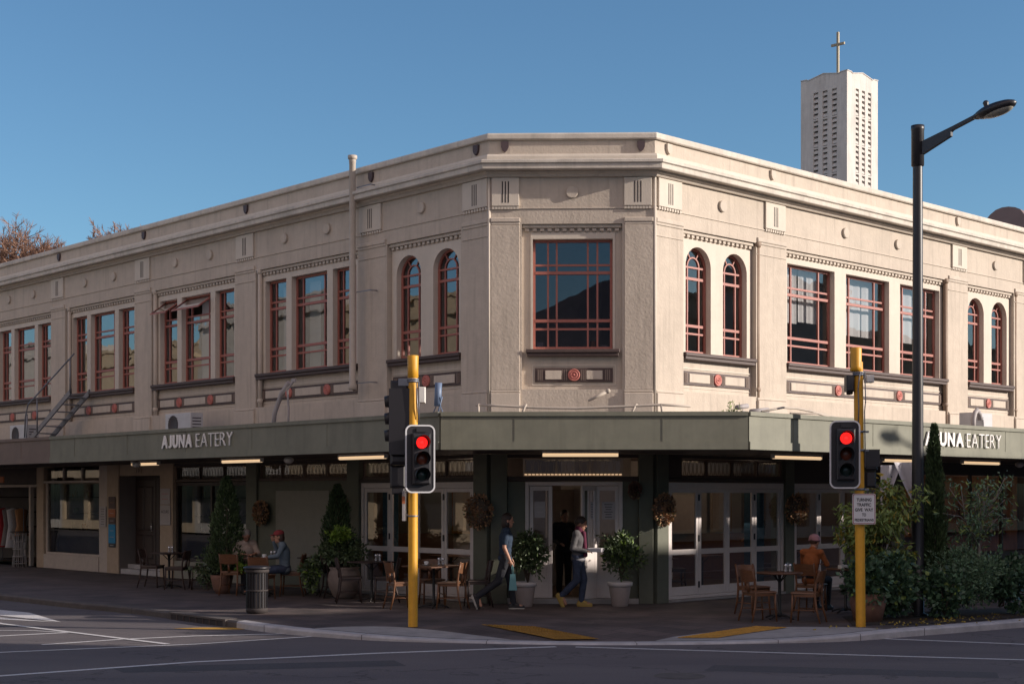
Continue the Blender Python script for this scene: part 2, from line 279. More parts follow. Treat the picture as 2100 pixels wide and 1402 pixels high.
class MB:
    def __init__(s): s.v = []; s.f = []; s.mi = []; s.sm = []
    def add(s, vs, fs, X=None, mi=0, smooth=False):
        b = len(s.v)
        for p in vs:
            p = Vector(p); s.v.append(tuple(X @ p if X else p))
        for f in fs: s.f.append([b+i for i in f]); s.mi.append(mi); s.sm.append(smooth)
    def box(s, x0, x1, y0, y1, z0, z1, X=None, mi=0):
        if x0 > x1: x0, x1 = x1, x0
        if y0 > y1: y0, y1 = y1, y0
        if z0 > z1: z0, z1 = z1, z0
        s.add([(x0,y0,z0),(x1,y0,z0),(x1,y1,z0),(x0,y1,z0),(x0,y0,z1),(x1,y0,z1),(x1,y1,z1),(x0,y1,z1)],
              [(0,3,2,1),(4,5,6,7),(0,1,5,4),(1,2,6,5),(2,3,7,6),(3,0,4,7)], X, mi)
    def bbox(s, x0, x1, y0, y1, z0, z1, b=.006, X=None, mi=0):   # box with chamfered front (-y) edge ring
        if x0 > x1: x0, x1 = x1, x0
        s.add([(x0,y1,z0),(x1,y1,z0),(x1,y1,z1),(x0,y1,z1),(x0,y0+b,z0),(x1,y0+b,z0),(x1,y0+b,z1),(x0,y0+b,z1),
               (x0+b,y0,z0+b),(x1-b,y0,z0+b),(x1-b,y0,z1-b),(x0+b,y0,z1-b)],
              [(0,3,2,1),(0,1,5,4),(1,2,6,5),(2,3,7,6),(3,0,4,7),(4,5,9,8),(5,6,10,9),(6,7,11,10),(7,4,8,11),(8,9,10,11)], X, mi)
    def quad(s, *p, X=None, mi=0): s.add(p, [tuple(range(len(p)))], X, mi)
    def tube(s, pts, rs, n=10, X=None, mi=0, cap=True, smooth=True):
        pts = [Vector(p) for p in pts]
        if not isinstance(rs, (list, tuple)): rs = [rs]*len(pts)
        vs = []; fs = []; up = None
        for i, p in enumerate(pts):
            d = (pts[min(i+1, len(pts)-1)] - pts[max(i-1, 0)])
            if d.length < 1e-9: d = Vector((0, 0, 1))
            d.normalize()
            if up is None:
                up = Vector((0, 0, 1)) if abs(d.z) < .9 else Vector((1, 0, 0))
            a = d.cross(up); a.normalize(); b = a.cross(d); b.normalize(); up = b
            for k in range(n):
                t = 2*math.pi*k/n; vs.append(p + a*rs[i]*math.cos(t) + b*rs[i]*math.sin(t))
        for i in range(len(pts)-1):
            for k in range(n):
                k2 = (k+1) % n; fs.append((i*n+k, i*n+k2, (i+1)*n+k2, (i+1)*n+k))
        s.add(vs, fs, X, mi, smooth)
        if cap:
            b = len(s.v)-len(vs)
            s.f.append([b+k for k in range(n-1, -1, -1)]); s.mi.append(mi); s.sm.append(False)
            s.f.append([b+(len(pts)-1)*n+k for k in range(n)]); s.mi.append(mi); s.sm.append(False)
    def lathe(s, prof, n=24, X=None, mi=0, smooth=True):   # prof [(r,z)]
        vs = []; fs = []
        for r, z in prof:
            for k in range(n): t = 2*math.pi*k/n; vs.append((r*math.cos(t), r*math.sin(t), z))
        for i in range(len(prof)-1):
            for k in range(n):
                k2 = (k+1) % n; fs.append((i*n+k, i*n+k2, (i+1)*n+k2, (i+1)*n+k))
        s.add(vs, fs, X, mi, smooth)
    def ball(s, c, r, n=12, m=8, X=None, mi=0):
        if not isinstance(r, (list, tuple)): r = (r, r, r)
        vs = []; fs = []
        for i in range(m+1):
            ph = math.pi*i/m
            for k in range(n):
                t = 2*math.pi*k/n
                vs.append((c[0]+r[0]*math.sin(ph)*math.cos(t), c[1]+r[1]*math.sin(ph)*math.sin(t), c[2]-r[2]*math.cos(ph)))
        for i in range(m):
            for k in range(n):
                k2 = (k+1) % n; fs.append((i*n+k, i*n+k2, (i+1)*n+k2, (i+1)*n+k))
        s.add(vs, fs, X, mi, True)
    def prism(s, out, y0, y1, X=None, mi=0):    # outline in x,z extruded in y ; out counter-clockwise seen from -y
        n = len(out); vs = [(x, y0, z) for x, z in out] + [(x, y1, z) for x, z in out]
        fs = [tuple(range(n)), tuple(range(2*n-1, n-1, -1))]
        for i in range(n): j = (i+1) % n; fs.append((i, n+i, n+j, j))
        s.add(vs, fs, X, mi)
    def mesh(s, name, mats):
        me = bpy.data.meshes.new(name); me.from_pydata(s.v, [], s.f)
        for m in (mats if isinstance(mats, (list, tuple)) else [mats]): me.materials.append(M[m] if isinstance(m, str) else m)
        me.polygons.foreach_set('material_index', s.mi); me.polygons.foreach_set('use_smooth', s.sm); me.update()
        return me

def link(o, parent=None, X=None):
    """X is in the parent's space (world when there is no parent)"""
    col.objects.link(o); X = X if X is not None else I4
    if parent is not None:
        o.parent = parent; W[o] = W[parent] @ X
    else: W[o] = X
    o.matrix_basis = X
    return o
def part(name, mb, mats, parent=None, X=None):
    me = mb.mesh(name, mats) if isinstance(mb, MB) else mb
    return link(bpy.data.objects.new(name, me), parent, X)
def tag(o, label=None, cat=None, group=None, kind=None):
    if label: o['label'] = label
    if cat: o['category'] = cat
    if group: o['group'] = group
    if kind: o['kind'] = kind
    return o
def thing(name, label, cat, x=0, y=0, z=0, rz=0, group=None, X=None):
    o = bpy.data.objects.new(name, None); o.empty_display_size = .2
    link(o, None, X if X is not None else T(x, y, z) @ RZ(rz)); return tag(o, label, cat, group)
def dup(o, X, label=None, parent=None):
    c = o.copy(); link(c, parent, X)
    if label: c['label'] = label
    for ch in list(o.children): dup(ch, ch.matrix_basis.copy(), None, c)
    return c
def struct(name, mb, mats, X=None): return tag(part(name, mb, mats, None, X), kind='structure')

def holed(mb, x0, x1, z0, z1, y, depth, holes, mi=0, rim=0.0, mir=None):
    """sheet facing -y with rectangular or arched holes; reveals run inward by depth"""
    mir = mi if mir is None else mir
    xs = sorted({x0, x1, *[h[0] for h in holes], *[h[1] for h in holes]}); zs = sorted({z0, z1, *[h[2] for h in holes], *[h[3] for h in holes]})
    xs = [x for x in xs if x0 <= x <= x1]; zs = [z for z in zs if z0 <= z <= z1]
    for i in range(len(xs)-1):
        for j in range(len(zs)-1):
            cx, cz = (xs[i]+xs[i+1])/2, (zs[j]+zs[j+1])/2
            if any(h[0] < cx < h[1] and h[2] < cz < h[3] for h in holes): continue
            mb.quad((xs[i], y, zs[j]), (xs[i+1], y, zs[j]), (xs[i+1], y, zs[j+1]), (xs[i], y, zs[j+1]), mi=mi)
    yb = y+depth
    for h in holes:
        a, b, c, d = h[:4]; arch = len(h) > 4
        top = d if not arch else d-(b-a)/2
        if depth > 0:
            mb.quad((a, y, c), (a, yb, c), (a, yb, top), (a, y, top), mi=mir)
            mb.quad((b, y, c), (b, y, top), (b, yb, top), (b, yb, c), mi=mir)
            mb.quad((a, y, c), (b, y, c), (b, yb, c), (a, yb, c), mi=mir)
            if not arch: mb.quad((a, y, d), (a, yb, d), (b, yb, d), (b, y, d), mi=mir)
        if arch:
            r = (b-a)/2; cx = (a+b)/2; n = 20
            P = [(cx-r*math.cos(math.pi*k/n), top+r*math.sin(math.pi*k/n)) for k in range(n+1)]
            for k in range(n):
                mb.quad((P[k][0], y, P[k][1]), (P[k+1][0], y, P[k+1][1]), (P[k+1][0], y, d), (P[k][0], y, d), mi=mi)
                mb.quad((P[k][0], y, P[k][1]), (P[k][0], yb, P[k][1]), (P[k+1][0], yb, P[k+1][1]), (P[k+1][0], y, P[k+1][1]), mi=mir)
    if rim > 0:
        yr = y+rim
        mb.quad((x0, y, z0), (x0, y, z1), (x0, yr, z1), (x0, yr, z0), mi=mi); mb.quad((x1, y, z0), (x1, yr, z0), (x1, yr, z1), (x1, y, z1), mi=mi)
        mb.quad((x0, y, z1), (x1, y, z1), (x1, yr, z1), (x0, yr, z1), mi=mi); mb.quad((x0, y, z0), (x0, yr, z0), (x1, yr, z0), (x1, y, z0), mi=mi)

def text_mesh(txt, size, ext, bold=0.0, xs=1.0, align='LEFT', spacing=1.0):
    c = bpy.data.curves.new('txt', 'FONT'); c.body = txt; c.size = size; c.extrude = ext; c.offset = bold; c.align_x = align; c.space_character = spacing
    o = bpy.data.objects.new('txt', c); col.objects.link(o); dg = bpy.context.evaluated_depsgraph_get()
    me = bpy.data.meshes.new_from_object(o.evaluated_get(dg)); bpy.data.objects.remove(o)
    # to facade orientation: x right, z up, facing -y
    me.transform(Matrix(((xs,0,0,0),(0,0,-1,0),(0,1,0,0),(0,0,0,1)))); return me
def word(parent, txt, x0, width, h, ext, bold, m='letter', gap=.14):
    ms = []
    for ch in txt:
        me = text_mesh(ch, 1.0, ext, bold); xs_ = [v.co.x for v in me.vertices]; zs_ = [v.co.z for v in me.vertices]
        me.transform(Matrix.Translation((-min(xs_), 0, -min(zs_)))); me.transform(Matrix.Diagonal((1, 1, 1/(max(zs_)-min(zs_)), 1))); wd_ = max(xs_)-min(xs_)
        if ch == 'J': me.transform(Matrix.Diagonal((1.25, 1, 1, 1))); wd_ *= 1.25
        ms.append((me, wd_, ch))
    tot = sum(q[1] for q in ms)+gap*(len(ms)-1); k = width/tot; x = x0
    for me, wd_, ch in ms:
        me.transform(Matrix.Diagonal((k, 1, h, 1))); me.name = 'letter'; me.materials.clear(); me.materials.append(M[m]); link(bpy.data.objects.new('letter', me), parent, T(x, 0, 0)); x += (wd_+gap)*k
def text_part(name, txt, size, m, parent, X, ext=.004, bold=0.0, xs=1.0, width=None, align='LEFT', height=None, spacing=1.0):
    me = text_mesh(txt, size, ext, bold, 1.0, align, spacing)
    if width:
        xs_ = [v.co.x for v in me.vertices]; k = width/(max(xs_)-min(xs_)); me.transform(Matrix.Diagonal((k, 1, 1, 1)))
    if height:
        z_ = [v.co.z for v in me.vertices]; k = height/(max(z_)-min(z_)); me.transform(Matrix.Diagonal((1, 1, k, 1)))
    me.name = name; me.materials.clear(); me.materials.append(M[m]); return link(bpy.data.objects.new(name, me), parent, X)

# ---------------------------------------------------------------- facade frames (x right, y inward, z up)
A = Vector((-.42, 26.65)); B = Vector((2.612, 26.566))
def frame(o, ux, uy): 
    return Matrix(((ux, -uy, 0, o.x), (uy, ux, 0, o.y), (0, 0, 1, 0), (0, 0, 0, 1)))
FL = frame(A, .6873, -.7264); FR = frame(B, .7267, .6870)
uc = (B-A).normalized(); FC = frame(A, uc.x, uc.y); CW = (B-A).length
LEND, REND = -27.0, 21.6
def wl(F, x, y, z=0): return F @ Vector((x, y, z))

# ================================================================ THE CORNER BUILDING
ROOT = T(1.1, 26.6, 0); RI = ROOT.inverted()
bld = thing('corner_building', 'cream two storey corner building with chamfered corner, red windows and dark green eatery front', 'building', X=ROOT)
XL, XC, XR = RI @ FL, RI @ FC, RI @ FR
Z0, ZT = 2.74, 8.48
# bay definitions: kind, recess x0,x1
def arch_bay(c): return dict(kind='arch', x0=c-1.11, x1=c+1.11, wins=[(c-.93, c-.18), (c+.19, c+.94)])
def rect_bay(c): return dict(kind='rect', x0=c-1.86, x1=c+1.86, wins=[(c-1.62, c-.82), (c-.62, c+.67), (c+.87, c+1.67)])
def wide_bay(c): return dict(kind='wide', x0=c-3.1, x1=c+3.15, wins=[(c-2.94, c-1.26), (c-.84, c+.84), (c+1.28, c+2.96)])
baysL = [arch_bay(-1.89)] + [rect_bay(-5.80-4.55*k) for k in range(5)]
baysR = [arch_bay(1.92), wide_bay(7.13), arch_bay(12.30), wide_bay(17.6)]
chamfer_bay = dict(kind='one', x0=.60, x1=2.44, wins=[(.80, 2.27)])
ZR0, ZR1 = 3.92, 6.95
DR = .12; DP = .10; REV = .15
def wall_side(F, x0, x1, bays, name):
    mb = MB(); holed(mb, x0, x1, Z0, ZT, 0, DR, [(b['x0'], b['x1'], ZR0, ZR1) for b in bays], 0)
    part('upper_wall', mb, 'stucco', bld, F)
    rc = MB(); tp = MB()
    for b in bays:
        # recessed wall behind, opening for the window panel
        ws = b['wins']; p0, p1 = ws[0][0]-.13, ws[-1][1]+.13
        p0 = max(p0, b['x0']+.03); p1 = min(p1, b['x1']-.03)
        if b['kind'] == 'one': p0, p1 = ws[0][0]-.04, ws[-1][1]+.04
        b['p'] = (p0, p1)
        holed(rc, b['x0'], b['x1'], ZR0, ZR1, DR, 0, [(p0, p1, 4.64, 6.80)], 0)
        arch = b['kind'] == 'arch'
        hs = [((a, c, 4.66, 6.69 if not arch else 6.68) + (('a',) if arch else ())) for a, c in ws]
        holed(tp, p0, p1, 4.64, 6.80, DP, REV, hs, 0, rim=.02)
    part('recess_wall', rc, 'stucco_smooth', bld, F); part('window_surround', tp, 'trim', bld, F)
wall_side(XL, LEND, 0, baysL, 'L'); wall_side(XC, 0, CW, [chamfer_bay], 'C'); wall_side(XR, 0, REND, baysR, 'R')

random.seed(5)
def rect_window(F, x0, x1, z0, z1, cols, open_top=False, y=DP+.12, gm='glass_up'):
    g = MB(); t = .038; wd = x1-x0
    rows = [0, .135, .215, .67, .735, 1]
    rows = [0, .19, .265, .70, .77, 1]   # from the bottom
    Y0, Y1 = y, y+.05
    fr = MB()
    fr.box(x0+.002, x0+t+.01, Y0, Y1, z0+.012, z1-.012); fr.box(x1-t-.01, x1-.002, Y0, Y1, z0+.012, z1-.012)
    fr.box(x0+t+.01, x1-t-.01, Y0, Y1, z0+.002, z0+t+.02); fr.box(x0+t+.01, x1-t-.01, Y0, Y1, z1-t-.01, z1-.002)
    cx = [x0+wd*c for c in cols]
    for c in cx: fr.box(c-.017, c+.017, Y0+.004, Y1-.004, z0+t+.02, z1-t-.01)
    H = z1-z0
    for k, r in enumerate(rows[1:-1]):
        h = .024 if k in (0, 3) else .02
        h = .028 if k in (1, 2) else .019
        fr.box(x0+t+.01, x1-t-.01, Y0-.006 if k in (1, 2) else Y0+.008, Y1-.008, z0+H*r-h, z0+H*r+h)
    if open_top:
        hz = z0+H*.985; hb = Vector((0, -.42, -.30))
        fr.add([(x0+.03, Y0, hz), (x1-.03, Y0, hz), (x1-.03, Y0+hb.y, hz+hb.z), (x0+.03, Y0+hb.y, hz+hb.z),
                (x0+.03, Y0, hz-.03), (x1-.03, Y0, hz-.03), (x1-.03, Y0+hb.y, hz+hb.z-.03), (x0+.03, Y0+hb.y, hz+hb.z-.03)],
               [(0,3,7,4), (1,5,6,2), (2,6,7,3)])
        q0 = [Vector((x0+.03, Y0, hz)), Vector((x1-.03, Y0, hz)), Vector((x1-.03, Y0+hb.y, hz+hb.z)), Vector((x0+.03, Y0+hb.y, hz+hb.z))]; cc_ = sum(q0, Vector())/4; q1 = [cc_+(v-cc_)*.88 for v in q0]
        for dz in (0, -.03):
            for i in range(4): j = (i+1) % 4; fr.quad(*[tuple(v+Vector((0, 0, dz))) for v in (q0[i], q0[j], q1[j], q1[i])])
        sash = [tuple(v+Vector((0, 0, -.015))) for v in q1]
    o = part('window', fr, 'red', bld, F)
    pn = MB(); top = z1-.04 if not open_top else z0+H*.76
    pn.quad((x0+.03, y+.027, z0+.04), (x1-.03, y+.027, z0+.04), (x1-.03, y+.027, top), (x0+.03, y+.027, top))
    part('pane', pn, gm, o)
    if open_top: p2 = MB(); p2.quad(*sash); part('pane', p2, 'glass_mid', o)
    return o
def arch_window(F, x0, x1, z0, z1, y=DP+.12, gm='glass_up'):
    fr = MB(); r = (x1-x0)/2; cx = (x0+x1)/2; zs = z1-r; n = 18; Y0, Y1 = y, y+.05
    def band(ro, ri, zc, ya, yb):
        for k in range(n):
            a, b = math.pi*k/n, math.pi*(k+1)/n
            P = [(cx-q*math.cos(t), zc+q*math.sin(t)) for q, t in ((ro, a), (ro, b), (ri, b), (ri, a))]
            fr.prism([P[3], P[2], P[1], P[0]], ya, yb)
    fr.box(x0+.002, x0+.05, Y0, Y1, z0+.01, zs); fr.box(x1-.05, x1-.002, Y0, Y1, z0+.01, zs)
    fr.box(x0+.05, x1-.05, Y0, Y1, z0+.002, z0+.06); band(r-.002, r-.045, zs, Y0, Y1)
    a, b = cx-.17, cx+.17
    for c in (a, b): fr.box(c-.014, c+.014, Y0+.004, Y1-.004, z0+.06, zs+.02)
    band(.185, .157, zs+.02, Y0+.004, Y1-.004)
    H = zs-z0
    for f, h in ((.235, .018), (.325, .026), (.87, .026), (1.0, .018)):
        fr.box(x0+.05, x1-.05, Y0+.002, Y1-.006, z0+H*f-h, z0+H*f+h)
    for t in (60, 120):
        c, s_ = math.cos(rad(t)), math.sin(rad(t)); q0, q1, hw = .185, r-.045, .011
        fr.prism([(cx+q0*c-hw*s_, zs+.02+q0*s_+hw*c), (cx+q0*c+hw*s_, zs+.02+q0*s_-hw*c), (cx+q1*c+hw*s_, zs+q1*s_-hw*c), (cx+q1*c-hw*s_, zs+q1*s_+hw*c)], Y0+.006, Y1-.01)
    o = part('window', fr, 'red', bld, F)
    pn = MB(); P = [(cx+(r-.03)*math.cos(math.pi*k/n), y+.027, zs+(r-.03)*math.sin(math.pi*k/n)) for k in range(n+1)]
    pn.quad((x0+.03, y+.027, z0+.04), (x1-.03, y+.027, z0+.04), *P)
    part('pane', pn, gm, o); return o

def sill_and_frieze(F, b, nm):
    x0, x1 = b['x0']+.02, b['x1']-.02
    if b['kind'] == 'one': x0, x1 = b['p'][0]-.08, b['p'][1]+.08
    s = MB(); s.bbox(x0, x1, -.05, DP-.002, 4.59, 4.655, .01); s.bbox(x0+.02, x1-.02, -.02, DR-.002, 4.525, 4.589, .008)
    part('sill', s, 'brown', bld, F)
    f = MB(); y = DR; a, c = x0+.06, x1-.06
    if b['kind'] == 'one': a, c = .84, 2.27
    z0, z1 = 4.06, 4.32
    f.bbox(a, c, y-.03, y-.001, z0, z1, .004, mi=0)
    n = nm; w_end = .19; cell = .46
    cs = [a+(c-a)*(k+1)/(n+1) if n == 1 else (a+c)/2 + (k-.5)*((c-a)*.39) for k in range(n)]
    edges = [a+w_end]
    for q in cs: edges += [q-cell/2, q+cell/2]
    edges.append(c-w_end)
    for k in range(0, len(edges), 2): f.bbox(edges[k], edges[k+1], y-.045, y-.0315, z0+.048, z1-.048, .004, mi=1)
    fl = [a+w_end/2, c-w_end/2]
    for q in cs: fl += [q-cell/2+.06, q+cell/2-.06]
    for q in fl:
        for d in (-.035, 0, .035): f.box(q+d-.008, q+d+.008, y-.042, y-.0312, z0+.035, z1-.035, mi=2)
    o = part('frieze_panel', f, ['brown', 'stucco_smooth', 'flute'], bld, F)
    for q in cs:
        m_ = MB(); X = T(q, y-.03, (z0+z1)/2) @ Matrix.Rotation(rad(90), 4, 'X')
        m_.lathe([(0, .05), (.018, .048), (.022, .03), (.045, .028), (.05, .042), (.065, .042), (.072, .026), (.088, .026), (.095, .036), (.11, .030), (.113, 0.0)], 24, X)
        part('medallion', m_, 'medal', o)
    # outline moulding round the panel
    t = MB(); e = .055
    t.box(a-e, c+e, y-.016, y-.0005, z1+.035, z1+.06); t.box(a-e, c+e, y-.012, y-.0005, z0-.06, z0-.045)
    if b['kind'] == 'one': t.box(a-e, a-e+.02, y-.014, y-.0005, z0-.045, z1+.035); t.box(c+e-.02, c+e, y-.014, y-.0005, z0-.045, z1+.035)
    part('panel_moulding', t, 'trim', bld, F)
for b in baysL: sill_and_frieze(XL, b, 1 if b['kind'] == 'arch' else 2)
for b in baysR: sill_and_frieze(XR, b, 1 if b['kind'] == 'arch' else 2)
sill_and_frieze(XC, chamfer_bay, 1)
for bi, b in enumerate(baysL):
    for k, (a, c) in enumerate(b['wins']):
        if b['kind'] == 'arch': arch_window(XL, a, c, 4.66, 6.68)
        else: rect_window(XL, a, c, 4.66, 6.69, [.2, .8] if k == 1 else ([.3, .8] if k == 0 else [.25, .8]), open_top=(bi == 2 and k < 2))
for b in baysR:
    for k, (a, c) in enumerate(b['wins']):
        if b['kind'] == 'arch': arch_window(XR, a, c, 4.66, 6.68, gm='glass_right')
        else: rect_window(XR, a, c, 4.66, 6.69, [.18, .76], gm='glass_right')
rect_window(XC, .80, 2.27, 4.66, 6.69, [.19, .30, .69, .81], gm='glass_mid')

# dentil rows, triglyph blocks, roundels, shields
def dentils(mb, x0, x1, z, y, step=.13, w_=.075, h=.05, p=.05):
    n = int((x1-x0)/step); st = (x1-x0)/n
    for k in range(n):
        c = x0+st*(k+.5); mb.box(c-w_/2, c+w_/2, y-p, y-.0005, z, z+h)
def deco(F, bays, blocks, discs, shields, smat):
    d = MB(); s2 = MB()
    for b in bays:
        s2.bbox(b['x0']+.01, b['x1']-.01, DR-.075, DR-.001, 6.885, 6.945, .008)
        dentils(s2, b['x0']+.03, b['x1']-.03, 6.83, DR)
    part('dentil_course', s2, 'stucco_smooth', bld, F)
    for (c, w_) in blocks:
        t = MB(); t.bbox(c-w_/2, c+w_/2, -.045, -.001, 7.27, 7.79, .006)
        for q in (-.055, 0, .055): t.box(c+q-.011, c+q+.011, -.0475, -.0455, 7.33, 7.72, mi=1)
        n = 9
        for k in range(n):
            q = c-w_/2+w_*(k+.5)/n; t.box(q-.022, q+.022, -.035, -.001, 7.215, 7.262)
        part('triglyph_block', t, ['trim', 'slot'], bld, F)
    for c in discs:
        t = MB(); t.lathe([(0, .05), (.10, .05), (.11, .04), (.11, 0)], 28, T(c, -.001, 7.52) @ Matrix.Rotation(rad(90), 4, 'X'), smooth=False)
        part('roundel', t, 'stucco_smooth', bld, F)
    for c in shields:
        t = MB(); o_ = [(-.07, .09), (-.068, -.01), (-.045, -.065), (0, -.105), (.045, -.065), (.068, -.01), (.07, .09)]
        t.prism([(c+x, 8.36+z) for x, z in o_], -.05, -.001); part('shield', t, smat, bld, F)
deco(XL, baysL, [(-.36, .68)] + [(-3.5-4.55*k, .70) for k in range(6)], [-1.92]+[q for k in range(5) for q in (-4.97-4.55*k, -6.52-4.55*k)], [-.33]+[-3.48-4.53*k for k in range(6)], 'shield')
deco(XC, [chamfer_bay], [(.30, .50), (2.72, .50)], [1.52], [.29, 2.78], 'shield')
deco(XR, baysR, [(.395, .66), (3.62, .66), (10.76, .66), (14.2, .66), (21.2, .66)], [1.95, 6.1, 8.14, 12.47, 16.6, 18.6], [.37, 3.54, 10.71, 17.5], 'stucco_smooth')

# pilaster capitals and bases
def piers(F, spans):
    for x0, x1 in spans:
        m_ = MB(); m_.bbox(x0, x1, -.035, -.001, 6.977, 7.06, .012); m_.bbox(x0+.01, x1-.01, -.02, -.001, 6.93, 6.977, .008); part('capital', m_, 'stucco_smooth', bld, F)
        m_ = MB(); m_.bbox(x0, x1, -.014, -.001, 6.725, 6.745, .004); part('neck_moulding', m_, 'stucco_smooth', bld, F); m_ = MB()
        m_.bbox(x0, x1, -.03, -.001, 3.86, 3.905, .012); m_.bbox(x0, x1, -.05, -.001, 3.36, 3.855, .012)
        part('pier_base', m_, 'stucco_smooth', bld, F)
pl = [(-.74, -.02)] + [(-4.55*k-3.92, -4.55*k-3.02) if k == 0 else (-4.55*k-3.92, -4.55*k-3.13) for k in range(6)]
piers(XL, pl); piers(XR, [(.02, .79), (3.05, 4.0), (10.30, 11.17), (13.43, 14.47), (20.8, 21.58)]); 
piers(XC, [(.03, .57), (2.47, CW-.03)])
for a, b in ((.035, .56), (2.48, CW-.035)):
    cp = MB(); cp.bbox(a, b, -.022, -.001, 3.91, 6.925, .006); part('chamfer_pier', cp, 'stucco', bld, XC)
for q in (A, B):
    bd = MB(); bd.tube([(0, 0, 3.35), (0, 0, 7.86)], .028, 8); part('corner_bead', bd, 'trim', bld, RI @ T(q.x, q.y))

# string courses / cornice swept round three facades
PATH = [wl(FL, LEND, 0).xy, A.copy(), B.copy(), wl(FR, REND, 0).xy]
def sweep(prof, name, m, path=PATH):
    """prof: closed list of (outward distance, z)"""
    mb = MB(); n = len(path); P = []
    dirs = [(path[i+1]-path[i]).normalized() for i in range(n-1)]
    nor = [Vector((d.y, -d.x)) for d in dirs]
    for i in range(n):
        if i == 0: o = nor[0]
        elif i == n-1: o = nor[-1]
        else: o = (nor[i-1]+nor[i]); o = o/(1+nor[i-1].dot(nor[i]))
        P.append([Vector((path[i].x+o.x*d, path[i].y+o.y*d, z)) for d, z in prof])
    k = len(prof)
    for i in range(n-1):
        for j in range(k):
            j2 = (j+1) % k; mb.quad(P[i][j], P[i+1][j], P[i+1][j2], P[i][j2])
    mb.quad(*P[0]); mb.quad(*reversed(P[-1]))
    return part(name, mb, m, bld, RI)
sweep([(.001, 7.22), (.018, 7.225), (.018, 7.24), (.001, 7.245)], 'string_course', 'stucco_smooth')
sweep([(.001, 7.80), (.06, 7.80), (.09, 7.84), (.13, 7.86), (.13, 7.895), (.001, 7.895)], 'bed_moulding', 'stucco_smooth')
sweep([(.001, 7.897), (.26, 7.897), (.27, 7.91), (.27, 7.99), (.305, 8.01), (.305, 8.055), (.29, 8.07), (.001, 8.08)], 'cornice', 'trim_dirty')
sweep([(.001, 8.083), (.075, 8.10), (.085, 8.12), (.085, 8.17), (.06, 8.215), (.001, 8.22)], 'parapet_moulding', 'trim')
sweep([(-.28, 8.482), (.05, 8.482), (.065, 8.50), (.065, 8.57), (.05, 8.60), (-.28, 8.61)], 'parapet_coping', 'trim_dirty')
sweep([(.001, 3.30), (.02, 3.30), (.02, 3.345), (.001, 3.35)], 'base_course', 'trim')
# roof, back walls, floors (solid behind)
rf = MB()
Li, Ai, Bi, Ri_ = wl(FL, LEND, .28), wl(FC, .0, .28)+Vector((.10, 0, 0)), wl(FC, CW, .28)-Vector((.10, 0, 0)), wl(FR, REND, .28)
Lb, Rb = wl(FL, LEND, 14), wl(FR, REND, 14); mid = Vector((1.1, 46, 0))
ring = [Li, Ai, Bi, Ri_, Rb, mid, Lb]
rf.quad(*[(p.x, p.y, 8.05) for p in ring]); part('roof', rf, 'roof', bld, RI)
bw = MB()
bo = [wl(FL, LEND, 0), wl(FL, LEND, 14), mid, wl(FR, REND, 14), wl(FR, REND, 0)]
for i in range(4):
    p, q = bo[i], bo[i+1]; bw.quad((p.x, p.y, 0), (p.x, p.y, 8.4), (q.x, q.y, 8.4), (q.x, q.y, 0))
part('rear_wall', bw, 'stucco_smooth', bld, RI)
pi_ = MB()   # inner face of parapet
for F_, x0, x1 in ((FL, LEND, 0), (FC, 0, CW), (FR, 0, REND)):
    a, b = wl(F_, x0, .26), wl(F_, x1, .26); pi_.quad((a.x, a.y, 8.05), (a.x, a.y, 8.483), (b.x, b.y, 8.483), (b.x, b.y, 8.05))
part('parapet_back', pi_, 'stucco_smooth', bld, RI)
# upper floor slab + inner partitions + ceilings
fs = MB(); ins = MB()
for z, tgt in ((4.0, fs), (7.15, ins)):
    pr = [wl(FL, LEND, .27), wl(FC, .05, .27), wl(FC, CW-.05, .27), wl(FR, REND, .27), wl(FR, REND, 13.9), mid, wl(FL, LEND, 13.9)]
    tgt.quad(*[(p.x, p.y, z) for p in pr])
for F_, x0, x1, d in ((FL, LEND, -2.2, 3.2), (FR, 2.2, REND, 3.4)):
    a, b = wl(F_, x0, d), wl(F_, x1, d); ins.quad((a.x, a.y, 4.0), (b.x, b.y, 4.0), (b.x, b.y, 7.15), (a.x, a.y, 7.15))
a, b = wl(FL, -2.2, 3.2), wl(FR, 2.2, 3.4); ins.quad((a.x, a.y, 4.0), (b.x, b.y, 4.0), (b.x, b.y, 7.15), (a.x, a.y, 7.15))
for F_, xs_ in ((FL, (-3.5, -8.05, -12.6, -17.1, -21.7)), (FR, (3.55, 10.7, 14.1))):
    for x in xs_:
        a, b = wl(F_, x, .28), wl(F_, x, 3.2); ins.quad((a.x, a.y, 4.0), (b.x, b.y, 4.0), (b.x, b.y, 7.15), (a.x, a.y, 7.15))
part('upper_floor', fs, 'interior_floor', bld, RI); part('upper_rooms', ins, 'rooms', bld, RI)
# blinds and curtains behind upper right windows
for (a, c, zt, zb) in ((4.25, 5.0, 6.7, 5.55), (5.05, 5.8, 6.7, 5.6), (6.35, 7.9, 6.7, 5.45), (8.5, 9.9, 6.7, 5.45), (1.2, 1.5, 6.4, 5.5), (2.25, 2.6, 6.4, 5.5), (11.5, 11.8, 6.5, 5.2), (12.6, 12.9, 6.5, 5.2)):
    n = 10; bl = MB()
    for k in range(n):
        xa, xb = a+(c-a)*k/n, a+(c-a)*(k+1)/n; ya, yb = .45+.02*(k % 2), .45+.02*((k+1) % 2)
        bl.quad((xa, ya, zb), (xb, yb, zb), (xb, yb, zt), (xa, ya, zt))
    part('blind', bl, 'blind', bld, XR)
for (a, c) in ((-7.3, -7.0), (-6.3, -5.9), (-4.3, -4.1), (-11.8, -11.5), (-10.7, -10.4), (-15.0, -14.8)):
    bl = MB(); bl.quad((a, .5, 4.7), (c, .5, 4.7), (c, .5, 6.6), (a, .5, 6.6)); part('curtain', bl, 'blind', bld, XL)
